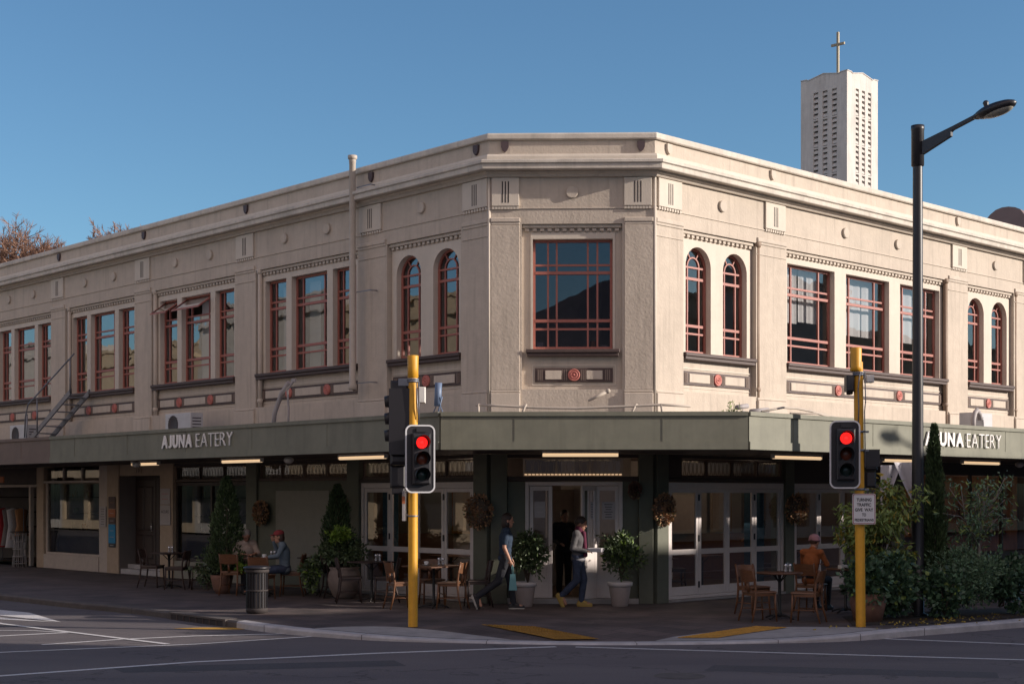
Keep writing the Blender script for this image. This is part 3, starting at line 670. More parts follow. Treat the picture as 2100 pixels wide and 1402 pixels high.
for (a, c, z_, m_) in ((.86, 1.0, 4.82, 'paper'), (1.86, 1.96, 4.83, 'wood_warm'), (2.06, 2.2, 4.76, 'paper')):
    it = MB(); it.bbox(a, c, .32, .42, 4.665, z_, .01); part('sill_box', it, m_, bld, XC)

# downpipes on the facade
for F_, x in ((XR, 3.10), (XR, 10.22), (XR, 13.50), (XL, -12.1), (XL, -16.6), (XL, -7.55)):
    d = MB(); y0 = .03 if F_ is XR else .05
    d.tube([(x, y0, 3.32), (x, y0, 6.95)], .052, 12); d.lathe([(.052, 0), (.075, .02), (.085, .1), (.06, .12)], 14, T(x, y0, 6.86)); d.lathe([(.052, 0), (.07, .02), (.07, .07), (.052, .09)], 14, T(x, y0, 4.02))
    part('downpipe', d, 'downpipe' if F_ is XR else 'stucco_smooth', bld, F_)

# ---------------- canopy
NL = Vector((-.7264, -.6873)); NC = Vector((uc.y, -uc.x)); NR = Vector((.6870, -.7267))
def isect(P1, n1, d1, P2, n2, d2):
    a = Matrix(((n1.x, n1.y), (n2.x, n2.y))); r = Vector((n1.dot(P1)+d1, n2.dot(P2)+d2)); return a.inverted() @ r
dL, dC, dR_ = 2.6, 3.0, 3.05
cA = isect(A, NL, dL, A, NC, dC); cB = isect(B, NR, dR_, A, NC, dC)
Lend_out = wl(FL, LEND, -dL).xy; Rend_out = wl(FR, REND, -dR_).xy
can = MB()
outer = [Lend_out, cA, cB, Rend_out]; inner = [wl(FL, LEND, 0).xy, A, B, wl(FR, REND, 0).xy]
for i in range(3):
    a, b, c, d = outer[i], outer[i+1], inner[i+1], inner[i]
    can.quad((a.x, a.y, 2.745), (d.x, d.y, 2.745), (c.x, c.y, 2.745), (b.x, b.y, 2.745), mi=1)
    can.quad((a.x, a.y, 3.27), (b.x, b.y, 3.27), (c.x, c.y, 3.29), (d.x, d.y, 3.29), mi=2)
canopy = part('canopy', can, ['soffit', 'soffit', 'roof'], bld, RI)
def fascia_seg(F, x0, x1, y, m, trims=True):
    f = MB(); f.box(x0, x1, y, y+.05, 2.73, 3.335); f.box(x0, x1, y-.03, y-.001, 3.27, 3.34); f.box(x0, x1, y-.022, y-.001, 2.725, 2.855)
    x = x0+1.2
    while x < x1-.3: f.box(x, x+.012, y-.006, y-.001, 2.857, 3.268); x += 2.4
    return part('fascia', f, m, canopy, W[canopy].inverted() @ F)
iL = FL.inverted(); iR = FR.inverted(); iC = FC.inverted()
def loc(Fi, p): return Fi @ Vector((p.x, p.y, 0))
xa = loc(iL, cA).x; fascia_seg(FL, -12.25, xa-.01, -dL, 'fascia'); fascia_seg(FL, LEND, -12.26, -dL+.004, 'fascia_brown')
fascia_seg(FC, loc(iC, cA).x+.02, loc(iC, cB).x-.02, -dC, 'fascia')
fascia_seg(FR, loc(iR, cB).x, REND, -dR_, 'fascia')

# ---------------- ground floor, left wing
def gbox(F, x0, x1, y0, y1, z0, z1, m, name='pier'):
    g = MB(); g.bbox(x0, x1, y0, y1, z0, z1, .006); return part(name, g, m, bld, F)
ZC = 2.738
def transom(F, x0, x1, z0, z1, n, y=.06, lit=0.0):
    f = MB(); t = .03
    f.box(x0, x1, y, y+.06, z1-t, z1); f.box(x0, x1, y, y+.06, z0, z0+t)
    w_ = (x1-x0)/n
    for k in range(n+1): c = x0+w_*k; c = min(max(c, x0+.02), x1-.02); f.box(c-.02, c+.02, y+.002, y+.058, z0+t, z1-t)
    # leadlight came pattern: ovals and verticals
    for k in range(n):
        xx = x0+w_*k; m_ = max(3, int(w_/.13))
        for j in range(m_):
            q = xx+.03+(w_-.06)*(j+.5)/m_; hw = (w_-.06)/m_/2; h = (z1-z0)/2-t; zc = (z0+z1)/2
            pts = [(q+hw*.8*math.cos(2*math.pi*i/12), y+.03, zc+h*math.sin(2*math.pi*i/12)) for i in range(13)]
            f.tube(pts, .006, 4, cap=False)
    f.box(x0, x1, y-.03, y-.001, z0-.02, z0+.012)
    dentils(f, x0, x1, z0+.013, y, .07, .04, .025, .025)
    o = part('transom_window', f, 'pipe_cream' if lit else 'transom', bld, F)
    g = MB(); g.quad((x0+.02, y+.045, z0+t), (x1-.02, y+.045, z0+t), (x1-.02, y+.045, z1-t), (x0+.02, y+.045, z1-t)); part('pane', g, 'glass_low', o)
def bifold(F, x0, x1, z0, z1, n, y=.05):
    f = MB(); t = .085
    f.bbox(x0, x0+t, y-.02, y+.06, z0, z1, .006); f.bbox(x1-t, x1, y-.02, y+.06, z0, z1, .006); f.bbox(x0+t+.001, x1-t-.001, y-.02, y+.06, z1-.11, z1, .006); f.bbox(x0+t+.001, x1-t-.001, y-.015, y+.06, z0, z0+.06, .006)
    fr = part('door_frame', f, 'white_frame', bld, F)
    w_ = (x1-x0-2*t)/n
    for k in range(n):
        a, b = x0+t+w_*k+.004, x0+t+w_*(k+1)-.004; d = MB(); s = .075; zb, zt = z0+.065, z1-.115; zm = z0+.87
        d.bbox(a, a+s, y, y+.04, zb, zt, .005); d.bbox(b-s, b, y, y+.04, zb, zt, .005)
        d.bbox(a+s, b-s, y+.002, y+.038, zt-.075, zt, .004); d.bbox(a+s, b-s, y+.002, y+.038, zb, zb+.16, .004); d.bbox(a+s, b-s, y+.002, y+.038, zm-.05, zm+.05, .004)
        o = part('door_leaf', d, 'white_frame', bld, F)
        g = MB(); g.quad((a+s-.01, y+.02, zb+.1), (b-s+.01, y+.02, zb+.1), (b-s+.01, y+.02, zt-.05), (a+s-.01, y+.02, zt-.05)); part('pane', g, 'glass_low', o)
        if k % 2 == 0:
            h = MB()
            for zz in (z1-.28, z0+1.12, z0+.25): h.box(b-.018, b+.02, y-.016, y-.001, zz-.06, zz+.06)
            part('handle', h, 'black_metal', o)
# L wing
gbox(XL, -.42, -.05, -.02, .35, 0, ZC, 'green_dark')
bifold(XL, -3.88, -.42, .05, 2.23, 4); gbox(XL, -3.88, -.42, -.01, .3, 2.235, 2.30, 'wood_dark', 'lintel'); transom(XL, -3.86, -.44, 2.32, 2.66, 4); gbox(XL, -3.88, -.42, -.01, .28, 2.67, ZC, 'wood_dark', 'lintel')
gbox(XL, -3.88, -.42, -.03, .3, 0, .046, 'apron', 'threshold')
gbox(XL, -4.28, -3.885, -.03, .35, 0, ZC, 'green_dark')
# green panelled wall
gbox(XL, -7.60, -4.285, .03, .3, 0, 2.29, 'green_dark', 'panel_wall'); gbox(XL, -6.9, -4.95, .012, .029, .35, 2.08, 'green_panel', 'panel_wall')
transom(XL, -7.58, -4.3, 2.32, 2.66, 4); gbox(XL, -7.6, -4.285, .0, .28, 2.67, ZC, 'wood_dark', 'lintel')
gbox(XL, -8.02, -7.605, -.02, .35, 0, ZC, 'green_dark')
# shop window
gbox(XL, -11.15, -8.025, .0, .3, 0, .42, 'green_panel', 'stall_riser')
sw = MB(); y = .06
for a, b in ((-11.15, -11.09), (-9.62, -9.55), (-8.09, -8.03)): sw.box(a, b, y, y+.07, .43, 2.28)
sw.box(-11.09, -9.62, y, y+.07, .43, .49); sw.box(-9.55, -8.09, y, y+.07, .43, .49); sw.box(-11.09, -9.62, y, y+.07, 2.2, 2.28); sw.box(-9.55, -8.09, y, y+.07, 2.2, 2.28)
o = part('shop_window', sw, 'wood_dark', bld, XL); g = MB(); g.quad((-11.1, y+.04, .45), (-8.08, y+.04, .45), (-8.08, y+.04, 2.25), (-11.1, y+.04, 2.25)); part('pane', g, 'glass_big', o)
transom(XL, -11.15, -8.03, 2.32, 2.66, 3); gbox(XL, -11.15, -8.03, .0, .28, 2.67, ZC, 'wood_dark', 'lintel')
gbox(XL, -11.76, -11.16, -.03, .35, 0, ZC, 'beige')
# recessed doorway
gbox(XL, -13.80, -11.765, .0, .3, 2.46, ZC, 'beige', 'lintel')
dw = MB(); dw.quad((-13.8, .0, 0), (-13.8, .45, 0), (-13.8, .45, 2.46), (-13.8, .0, 2.46)); part('porch_wall', dw, 'porch', bld, XL)
dw = MB(); dw.quad((-13.8, 0, 2.455), (-11.765, 0, 2.455), (-11.765, .45, 2.455), (-13.8, .45, 2.455)); part('porch_ceiling', dw, 'porch', bld, XL)
st = MB(); st.bbox(-13.79, -11.77, .02, .45, 0, .13, .01); part('door_step', st, 'kerb', bld, XL); st = MB(); st.bbox(-13.79, -11.77, .22, .45, .131, .24, .01); part('door_step', st, 'kerb', bld, XL)
dd = MB(); dd.bbox(-13.72, -12.72, .40, .46, .25, 2.36, .01)
for z0_, z1_ in ((.38, .98), (1.1, 2.2)):
    for a, b in ((-13.60, -13.26), (-13.18, -12.84)): dd.bbox(a, b, .372, .399, z0_, z1_, .025)
o = part('entrance_door', dd, 'door_dark', bld, XL); h = MB(); h.tube([(-12.82, .37, 1.05), (-12.82, .34, 1.05), (-12.82, .34, 1.3), (-12.82, .37, 1.3)], .012, 6); part('handle', h, 'chrome', o)
db = MB(); db.bbox(-12.66, -12.50, .38, .46, .25, 2.40, .01); part('door_post', db, 'wood_dark', bld, XL)
bk = MB(); bk.quad((-13.8, .465, 0), (-11.76, .465, 0), (-11.76, .465, 2.46), (-13.8, .465, 2.46)); part('porch_back', bk, 'wood_dark', bld, XL)
gbox(XL, -14.40, -13.805, -.03, .35, 0, ZC, 'beige')
gbox(XL, -14.88, -14.405, .0, .35, 0, ZC, 'beige_light', 'wall_panel')
# tenant shop window
gbox(XL, -18.0, -14.885, -.02, .3, 0, .38, 'beige_light', 'stall_riser')
sw = MB(); y = .05
sw.box(-18.0, -17.9, y, y+.08, .381, 2.3); sw.box(-14.97, -14.89, y, y+.08, .381, 2.3); sw.box(-18.03, -14.88, y-.06, y+.08, 2.301, 2.36); sw.box(-17.9, -14.97, y, y+.08, .381, .44)
for a in (-17.0, -15.95): sw.box(a, a+.05, y, y+.07, 2.361, 2.70)
o = part('shop_window', sw, 'beige_light', bld, XL); g = MB(); g.quad((-17.91, y+.04, .4), (-14.95, y+.04, .4), (-14.95, y+.04, 2.3), (-17.91, y+.04, 2.3)); g.quad((-18, y+.05, 2.36), (-14.9, y+.05, 2.36), (-14.9, y+.05, 2.7), (-18, y+.05, 2.7)); part('pane', g, 'glass_big', o)
gbox(XL, -18.42, -18.005, -.02, .3, 0, ZC, 'beige')
sw = MB(); sw.box(-19.15, -19.05, .1, .2, .0, 2.2); sw.box(-18.50, -18.43, .1, .2, 0, 2.2); sw.box(-22.5, -18.43, .08, .2, 2.2, 2.27); part('shopfront_frame', sw, 'beige_light', bld, XL)
gbox(XL, -22.5, -18.43, .1, .3, 2.28, ZC, 'soffit', 'lintel'); gbox(XL, LEND, -22.5, 0, .3, 0, ZC, 'beige')
# C wing
gbox(XC, .03, .33, -.02, .35, 0, ZC, 'green_dark'); gbox(XC, 2.74, CW-.03, -.02, .35, 0, ZC, 'green_dark')
gbox(XC, .335, 2.735, .05, .35, 2.24, 2.33, 'wood_dark', 'lintel'); transom(XC, .62, 2.46, 2.35, 2.66, 3, .10, lit=1); gbox(XC, .335, 2.735, .05, .3, 2.67, ZC, 'wood_dark', 'lintel')
fl_ = MB()
for k in range(26): q = .64+1.8*(k+.5)/26; fl_.box(q-.025, q+.025, .055, .075, 2.352, 2.374)
o = part('glowing_dentils', fl_, 'spark', bld, XC)  # dentils made to glow, imitating tube light reflected on them
gbox(XC, .335, .66, .10, .35, 0, 2.235, 'green_dark', 'side_panel'); gbox(XC, 2.45, 2.735, .10, .35, 0, 2.235, 'green_dark', 'side_panel')
f = MB(); f.bbox(.66, .73, .08, .2, .1, 2.23, .006); f.bbox(2.38, 2.45, .08, .2, .1, 2.23, .006); f.bbox(.73, 2.38, .08, .2, 2.16, 2.23, .006); part('door_frame', f, 'white_frame', bld, XC)
gbox(XC, .335, 2.735, -.06, .35, 0, .095, 'apron', 'threshold')
def leaf_door(X, w_, zb, zt):
    d = MB(); s = .07
    d.bbox(0, s, 0, .04, zb, zt, .005); d.bbox(w_-s, w_, 0, .04, zb, zt, .005); d.bbox(s, w_-s, .002, .038, zt-.08, zt, .004); d.bbox(s, w_-s, .002, .038, zb, zb+.85, .004)
    for k in range(3): q = s+.03+(w_-2*s-.06)*k/3; d.bbox(q+.01, q+(w_-2*s-.06)/3-.01, -.008, .001, zb+.3, zb+.8, .004)
    o = part('door_leaf', d, 'white_frame', bld, X); g = MB(); g.quad((s-.01, .02, zb+.84), (w_-s+.01, .02, zb+.84), (w_-s+.01, .02, zt-.07), (s-.01, .02, zt-.07)); part('pane', g, 'glass_low', o); return o
leaf_door(XC @ T(.74, .12), .42, .1, 2.15); leaf_door(XC @ T(1.96, .12), .42, .1, 2.15)
leaf_door(XC @ T(1.95, .13) @ RZ(rad(-128)), .45, .1, 2.15)
# R wing
gbox(XR, .05, .37, -.02, .35, 0, ZC, 'green_dark'); bifold(XR, .375, 3.98, .05, 2.22, 4)
gbox(XR, .375, 3.98, -.01, .3, 2.225, 2.30, 'wood_dark', 'lintel'); transom(XR, .8, 3.95, 2.32, 2.66, 4); gbox(XR, .375, 3.98, -.01, .28, 2.67, ZC, 'wood_dark', 'lintel'); gbox(XR, .375, .79, .02, .3, 2.301, 2.669, 'wood_dark', 'lintel')
gbox(XR, .375, 3.98, -.03, .3, 0, .046, 'apron', 'threshold')
gbox(XR, 3.985, 4.28, -.02, .35, 0, ZC, 'green_dark'); bifold(XR, 4.285, 7.9, .05, 2.22, 4); gbox(XR, 4.285, 7.9, -.01, .3, 2.225, ZC, 'wood_dark', 'lintel')
gbox(XR, 4.285, 7.9, -.03, .3, 0, .046, 'apron', 'threshold')
gbox(XR, 7.905, 8.4, -.02, .35, 0, ZC, 'green_dark')
gbox(XR, 8.405, 14.5, .02, .3, 2.45, ZC, 'wood_dark', 'lintel'); gbox(XR, 8.405, 14.5, .0, .3, 0, .62, 'wood_dark', 'stall_riser'); gbox(XR, 14.5, REND, 0, .3, 0, ZC, 'green_dark', 'pier')
sw = MB()
for a in (8.41, 9.9, 11.4, 12.9, 14.42): sw.box(a, a+.07, .05, .12, .62, 2.45)
o = part('shop_window', sw, 'wood_dark', bld, XR); g = MB(); g.quad((8.45, .09, .64), (14.45, .09, .64), (14.45, .09, 2.44), (8.45, .09, 2.44)); part('pane', g, 'glass_low', o)
# ground floor interior
gi = MB(); fi = MB()
inn = [wl(FL, LEND, .36), wl(FC, .06, .36), wl(FC, CW-.06, .36), wl(FR, REND, .36), wl(FR, REND, 7), Vector((1.1, 37, 0)), wl(FL, LEND, 7)]
fi.quad(*[(p.x, p.y, .06) for p in inn]); part('shop_floor', fi, 'interior_floor', bld, RI)
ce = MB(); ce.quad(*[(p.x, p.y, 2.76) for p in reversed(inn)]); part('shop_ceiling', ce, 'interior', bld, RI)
for i in range(4, 6):
    p, q = inn[i], inn[i+1]; gi.quad((p.x, p.y, 0), (p.x, p.y, 2.76), (q.x, q.y, 2.76), (q.x, q.y, 0))
for F_, x, d in ((FL, -8.0, 6.5), (FL, -13.9, 6.5), (FL, -11.7, 6.5), (FL, -18.4, 6.5), (FR, 8.2, 6.5), (FR, 14.6, 6.5)):
    a, b = wl(F_, x, .36), wl(F_, x, d); gi.quad((a.x, a.y, 0), (a.x, a.y, 2.76), (b.x, b.y, 2.76), (b.x, b.y, 0))
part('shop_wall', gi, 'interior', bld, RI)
wb = MB(); wb.quad((8.5, 3.0, 0), (14.5, 3.0, 0), (14.5, 3.0, 2.7), (8.5, 3.0, 2.7)); wb.box(8.8, 14, 2.6, 2.99, .9, .94); wb.box(8.8, 14, 2.7, 2.99, 1.5, 1.53)
part('timber_back_wall', wb, 'wood_warm', bld, XR)
wp = MB(); random.seed(3)
for k in range(22): wp = MB(); x = random.uniform(9, 13.8); h = random.uniform(.12, .32); wp.lathe([(.04, 0), (.045, h*.6), (.015, h*.75), (.015, h)], 10, T(x, 2.82, .941 if k % 2 else 1.531)); part('shelf_bottle', wp, 'pipe_cream', bld, XR)
for (F_, x0, x1, y, m_) in ((XR, .52, .75, .32, 'curtain'), (XR, 3.1, 3.75, .35, 'curtain'), (XL, -3.7, -3.2, .45, 'curtain'), (XL, -1.0, -.6, .45, 'curtain'), (XR, 4.5, 4.8, .35, 'curtain')):
    c_ = MB(); n = 16
    for k in range(n):
        a, b = x0+(x1-x0)*k/n, x0+(x1-x0)*(k+1)/n; c_.quad((a, y+.03*(k % 2), .08), (b, y+.03*((k+1) % 2), .08), (b, y+.03*((k+1) % 2), 2.15), (a, y+.03*(k % 2), 2.15))
    part('curtain', c_, m_, bld, F_)
rn = random.Random(8)
def dress(F, x, y0, y1, m_, sgn, seed, n=12):
    """shelves, goods and framed pictures on a cross wall at x (normal towards +x or -x)"""
    r = random.Random(seed); w_ = MB(); w_.box(x-.02*sgn, x, y0, y1, .07, 2.7); part('cross_wall', w_, m_, bld, F)
    xx = x-.02*sgn
    for z in (1.0, 1.45, 1.9):
        b = MB(); b.box(xx-sgn*.24, xx-.001*sgn, y0+.3, y1-.2, z, z+.025); part('shelf', b, 'transom', bld, F)
        for k in range(n):
            y = r.uniform(y0+.35, y1-.25); h = r.uniform(.08, .32); ww = r.uniform(.04, .12); b = MB(); mm = r.choice(['pipe_cream', 'paper', 'terracotta', 'leaf_mid', 'white_frame', 'wood_warm', 'glass_big', 'brown'])
            if r.random() < .5: b.bbox(-ww/2, ww/2, -ww/2, ww/2, 0, h, .004)
            else: b.lathe([(ww*.4, 0), (ww*.5, h*.5), (ww*.2, h*.75), (ww*.2, h)], 10)
            part('shelf_item', b, mm, bld, F @ T(xx-sgn*.12, y, z+.026))
dress(XR, 14.55, .5, 3.2, 'wood_warm', 1, 1, 9); dress(XR, 8.25, .9, 3.2, 'green_panel', -1, 2, 0)
dress(XL, -11.68, .6, 3.0, 'rooms', -1, 3, 7); dress(XL, -18.38, .6, 3.0, 'rooms', -1, 4, 9); dress(XL, -23.0, .6, 3.4, 'rooms', -1, 5, 0)
def lamp_light(X, e):
    l = bpy.data.lights.new('lamp_fill', 'POINT'); l.energy = e; l.color = (1, .74, .54); l.shadow_soft_size = .05; o = bpy.data.objects.new('lamp_fill', l); link(o, bld, X)
for x, y, z in ((-2.2, 1.6, 2.1), (-3.3, 2.6, 2.2)):  # left cafe pendants added to brighten the dark interior
    b = MB(); b.lathe([(.02, .16), (.11, 0)], 16); b.tube([(0, 0, .15), (0, 0, .5)], .006, 4); o = part('pendant_lamp', b, 'brown', bld, XL @ T(x, y, z)); b = MB(); b.ball((0, 0, .04), .04, 10, 6); part('bulb', b, 'spark', o); lamp_light(XL @ T(x, y, z-.08), 10)
for x, y, z in ((2.4, 1.8, 2.15), (5.8, 2.2, 2.2), (9.6, 1.2, 2.2), (10.6, 1.5, 2.2), (11.8, 1.8, 2.2), (12.8, 2.0, 2.2)):  # first two pendants added to brighten the cafe behind the folding doors
    b = MB(); b.lathe([(.02, .16), (.11, 0)], 16); b.tube([(0, 0, .15), (0, 0, .5)], .006, 4); o = part('pendant_lamp', b, 'brown', bld, XR @ T(x, y, z)); b = MB(); b.ball((0, 0, .04), .045, 10, 6); part('bulb', b, 'spark', o); lamp_light(XR @ T(x, y, z-.08), 9 if x < 7 else 3)
for (F_, x, y, w1, h1, m_) in ((XR, 1.6, 4.0, .9, 1.0, 'pipe_cream'), (XR, 3.4, 4.3, .7, 1.1, 'wood_warm'), (XR, 5.6, 4.0, .9, .9, 'pipe_cream'), (XR, 7.2, 4.2, .8, 1.1, 'beige'), (XL, -3.4, 4.0, .8, 1.0, 'pipe_cream'), (XL, -5.2, 4.0, .8, 1.0, 'wood_warm')):
    b = MB(); b.bbox(x-w1/2, x+w1/2, y-.04, y, 1.1, 1.1+h1, .01, mi=0); b.box(x-w1/2+.06, x+w1/2-.06, y-.045, y-.0405, 1.16, 1.04+h1, mi=1); part('wall_picture', b, [m_, 'beige_light'], bld, F_)
bwl = MB(); bwl.quad((-.5, 4.35, 0), (8.2, 4.35, 0), (8.2, 4.35, 2.75), (-.5, 4.35, 2.75)); part('cafe_back_wall', bwl, 'rooms', bld, XR)
bwl = MB(); bwl.quad((-8.0, 4.1, 0), (-.2, 4.1, 0), (-.2, 4.1, 2.75), (-8.0, 4.1, 2.75)); part('cafe_back_wall', bwl, 'rooms', bld, XL)
# counter and back bar inside, small warm lamps
kb = MB(); kb.box(-4.5, 4.5, 7.0, 7.5, .06, 1.1, X=T(0, 0)); kb.box(-4.5, 4.5, 9.0, 9.3, 1.5, 1.54); kb.box(-4.5, 4.5, 9.0, 9.3, 1.95, 1.99)
part('counter', kb, 'table_wood', bld)

# ================================================================ GROUND
def seg(p0, p1, n):
    return [p0.lerp(p1, i/n) for i in range(n)]
uLv, uRv = Vector((-.6873, .7264)), Vector((.7267, .6870))
KP = [(A+NL*5.47+uLv*70, 0), (A+NL*5.47+uLv*30, 0), (Vector((-10.24, 29.07)), 0), (Vector((-6.72, 25.69)), 0), (Vector((-4.7, 23.35)), 0), (Vector((-3.55, 22.05)), -.01),
      (Vector((-2.6, 21.35)), -.03), (Vector((-1.75, 20.89)), -.05), (Vector((-.69, 20.62)), -.08), (Vector((.68, 20.40)), -.085), (Vector((1.75, 20.37)), -.085), (Vector((3.0, 20.48)), -.08),
      (Vector((4.0, 20.65)), -.06), (Vector((4.75, 20.85)), -.03), (Vector((5.3, 21.15)), -.005), (Vector((5.95, 21.6)), 0), (Vector((7.0, 22.3)), 0), (Vector((8.6, 23.45)), 0), (Vector((11, 25.5)), 0), (Vector((16, 30.3)), 0), (Vector((60, 72)), 0)]
WP = [A+uLv*70, A+uLv*30, A+uLv*8.5, A+uLv*4.6, A+uLv*2.5, A+uLv*1.2, A+uLv*.5, A, A+(B-A)*.15, A+(B-A)*.4, A+(B-A)*.6, A+(B-A)*.85, B, B+uRv*.4, B+uRv*1.0, B+uRv*1.8, B+uRv*3, B+uRv*5, B+uRv*8.5, B+uRv*15, B+uRv*74]
# refine with Catmull-Rom between neighbours
def cr(p0, p1, p2, p3, t): return .5*((2*p1)+(p2-p0)*t+(2*p0-5*p1+4*p2-p3)*t*t+(3*p1-p0-3*p2+p3)*t*t*t)
K2, W2 = [], []
for i in range(len(KP)-1):
    n = 1 if i < 1 or i > len(KP)-3 else 4
    g = lambda j: KP[min(max(j, 0), len(KP)-1)][0]
    for k in range(n):
        t = k/n; p = cr(g(i-1), g(i), g(i+1), g(i+2), t) if n > 1 and i > 1 else g(i).lerp(g(i+1), t)
        K2.append((p, KP[i][1]*(1-t)+KP[i+1][1]*t)); W2.append(WP[i].lerp(WP[i+1], t))
K2.append(KP[-1]); W2.append(WP[-1])
def off(i, d):
    p = K2[i][0]; q = W2[i]; return p+(q-p).normalized()*d
road = MB(); road.quad((-400, -300, -.11), (400, -300, -.11), (400, 600, -.11), (-400, 600, -.11)); struct('road', road, 'road')
rp = MB()
for pts in ([(-4.6, 17.2), (-1.3, 17.9), (-1.5, 18.5), (-4.9, 17.75)], [(2.3, 17.4), (5.6, 16.7), (5.75, 17.25), (2.5, 18.0)], [(-9.5, 24.2), (-8.2, 23.2), (-7.9, 23.5), (-9.2, 24.6)]): rp.quad(*[(x, y, -.1085) for x, y in pts])
M['road_patch'] = mat('asphalt_patch', (.075, .068, .074), .85, noise=.3, nscale=30, stain=.3, bump=.3, bscale=120); struct('road', rp, 'road_patch')
pv = MB(); kb = MB(); kd = MB()
for i in range(len(K2)-1):
    z0, z1 = K2[i][1], K2[i+1][1]
    k0, k1, a0, a1 = K2[i][0], K2[i+1][0], off(i, .24), off(i+1, .24); b0, b1 = off(i, 1.5), off(i+1, 1.5); c0, c1 = W2[i], W2[i+1]
    P = lambda p, z: (p.x, p.y, z)
    pv.quad(P(a0, z0-.004), P(a1, z1-.004), P(b1, 0), P(b0, 0)); pv.quad(P(b0, 0), P(b1, 0), P(c1, 0), P(c0, 0))
    t = kd if i <= 13 else kb
    bev = .03; e0, e1 = off(i, bev), off(i+1, bev)
    t.quad(P(k0, -.12), P(k1, -.12), P(k1, z1-.025), P(k0, z0-.025)); t.quad(P(k0, z0-.025), P(k1, z1-.025), P(e1, z1+.002), P(e0, z0+.002)); t.quad(P(e0, z0+.002), P(e1, z1+.002), P(a1, z1+.002), P(a0, z0+.002))
kj = MB()
for i in range(9, len(K2)-6, 7):
    p0, a0 = K2[i][0], off(i, .245); d = Vector((-(a0-p0).y, (a0-p0).x)).normalized()*.004; z = K2[i][1]+.0045; o2 = (p0-a0).normalized()*.004
    kj.quad((p0.x-d.x+o2.x, p0.y-d.y+o2.y, z-.002), (p0.x+d.x+o2.x, p0.y+d.y+o2.y, z-.002), (a0.x+d.x, a0.y+d.y, z), (a0.x-d.x, a0.y-d.y, z)); kj.quad((p0.x-d.x+o2.x, p0.y-d.y+o2.y, -.12), (p0.x+d.x+o2.x, p0.y+d.y+o2.y, -.12), (p0.x+d.x+o2.x, p0.y+d.y+o2.y, z-.002), (p0.x-d.x+o2.x, p0.y-d.y+o2.y, z-.002))
struct('kerb', kj, 'slot')
struct('pavement', pv, 'paving'); struct('kerb', kb, 'kerb'); struct('kerb', kd, 'kerb_dark')
# pavement under the building
ub = MB(); ub.quad((-25, 26, -.02), (-20, 60, -.02), (30, 60, -.02), (25, 40, -.02), (1, 26.8, -.02)); 
# concrete apron of the two ramps
ap = MB()
def zpav(p):
    best = min(range(len(K2)), key=lambda i: (K2[i][0]-p).length); k, z = K2[best]
    d = (p-k).length; return z*max(0, 1-max(0, d-.24)/1.26)
def strip(mb, idx, dlist, z=.004, dz=lambda i: 0):
    for i, (d0, d1) in zip(idx, dlist):
        pass
def apron(i0, i1, prof):
    for i in range(i0, i1):
        t0, t1 = (i-i0)/(i1-i0), (i+1-i0)/(i1-i0); w0, w1 = prof(t0), prof(t1)
        n = 4
        for k in range(n):
            def pt(i_, w_, f): 
                p = off(i_, .25+w_*f); z = K2[i_][1]*max(0, 1-(w_*f+.01)/1.26); return (p.x, p.y, z+.006)
            ap.quad(pt(i, w0, k/n), pt(i+1, w1, k/n), pt(i+1, w1, (k+1)/n), pt(i, w0, (k+1)/n))
iA = min(range(len(K2)), key=lambda i: (K2[i][0]-Vector((-3.0, 21.6))).length); iB = min(range(len(K2)), key=lambda i: (K2[i][0]-Vector((.5, 20.4))).length)
iD = min(range(len(K2)), key=lambda i: (K2[i][0]-Vector((2.2, 20.4))).length); iE = min(range(len(K2)), key=lambda i: (K2[i][0]-Vector((5.6, 21.4))).length)
apron(iA, iB, lambda t: .02+1.0*math.sin(math.pi*min(1, t*1.1))**.7*(1-.45*t)); apron(iD, iE, lambda t: .02+1.0*math.sin(math.pi*min(1, max(0, t)))**.7)
struct('concrete_apron', ap, 'apron')
tc_ = MB()
def tactile(c0, c1, c2, c3, nx, ny):
    c = [Vector(p) for p in (c0, c1, c2, c3)]
    def at(u, v):
        p = (c[0]*(1-u)+c[1]*u)*(1-v)+(c[3]*(1-u)+c[2]*u)*v; return (p.x, p.y, zpav(p)+.016)
    for i in range(nx):
        for j in range(ny):
            g = .015; u0, u1, v0, v1 = (i+g)/nx, (i+1-g)/nx, (j+g)/ny, (j+1-g)/ny
            tc_.quad(at(u0, v0), at(u1, v0), at(u1, v1), at(u0, v1))
            for a in range(3):
                for b in range(3):
                    u, v = u0+(u1-u0)*(a+.5)/3, v0+(v1-v0)*(b+.5)/3; du, dv = (u1-u0)*.09, (v1-v0)*.09
                    z = at(u, v)[2]; A_, B_, C_, D_ = [at(u+s*du, v+r*dv) for s, r in ((-1, -1), (1, -1), (1, 1), (-1, 1))]
                    up = [(p[0], p[1], z+.006) for p in (A_, B_, C_, D_)]; tc_.quad(*up); tc_.quad(A_, B_, up[1], up[0]); tc_.quad(B_, C_, up[2], up[1])
tactile((-.49, 22.2), (.35, 21.9), (1.25, 20.75), (.62, 20.72), 3, 8); tactile((2.35, 20.85), (2.95, 20.86), (4.15, 21.85), (3.7, 22.0), 3, 8)
struct('tactile_paving', tc_, 'tactile')
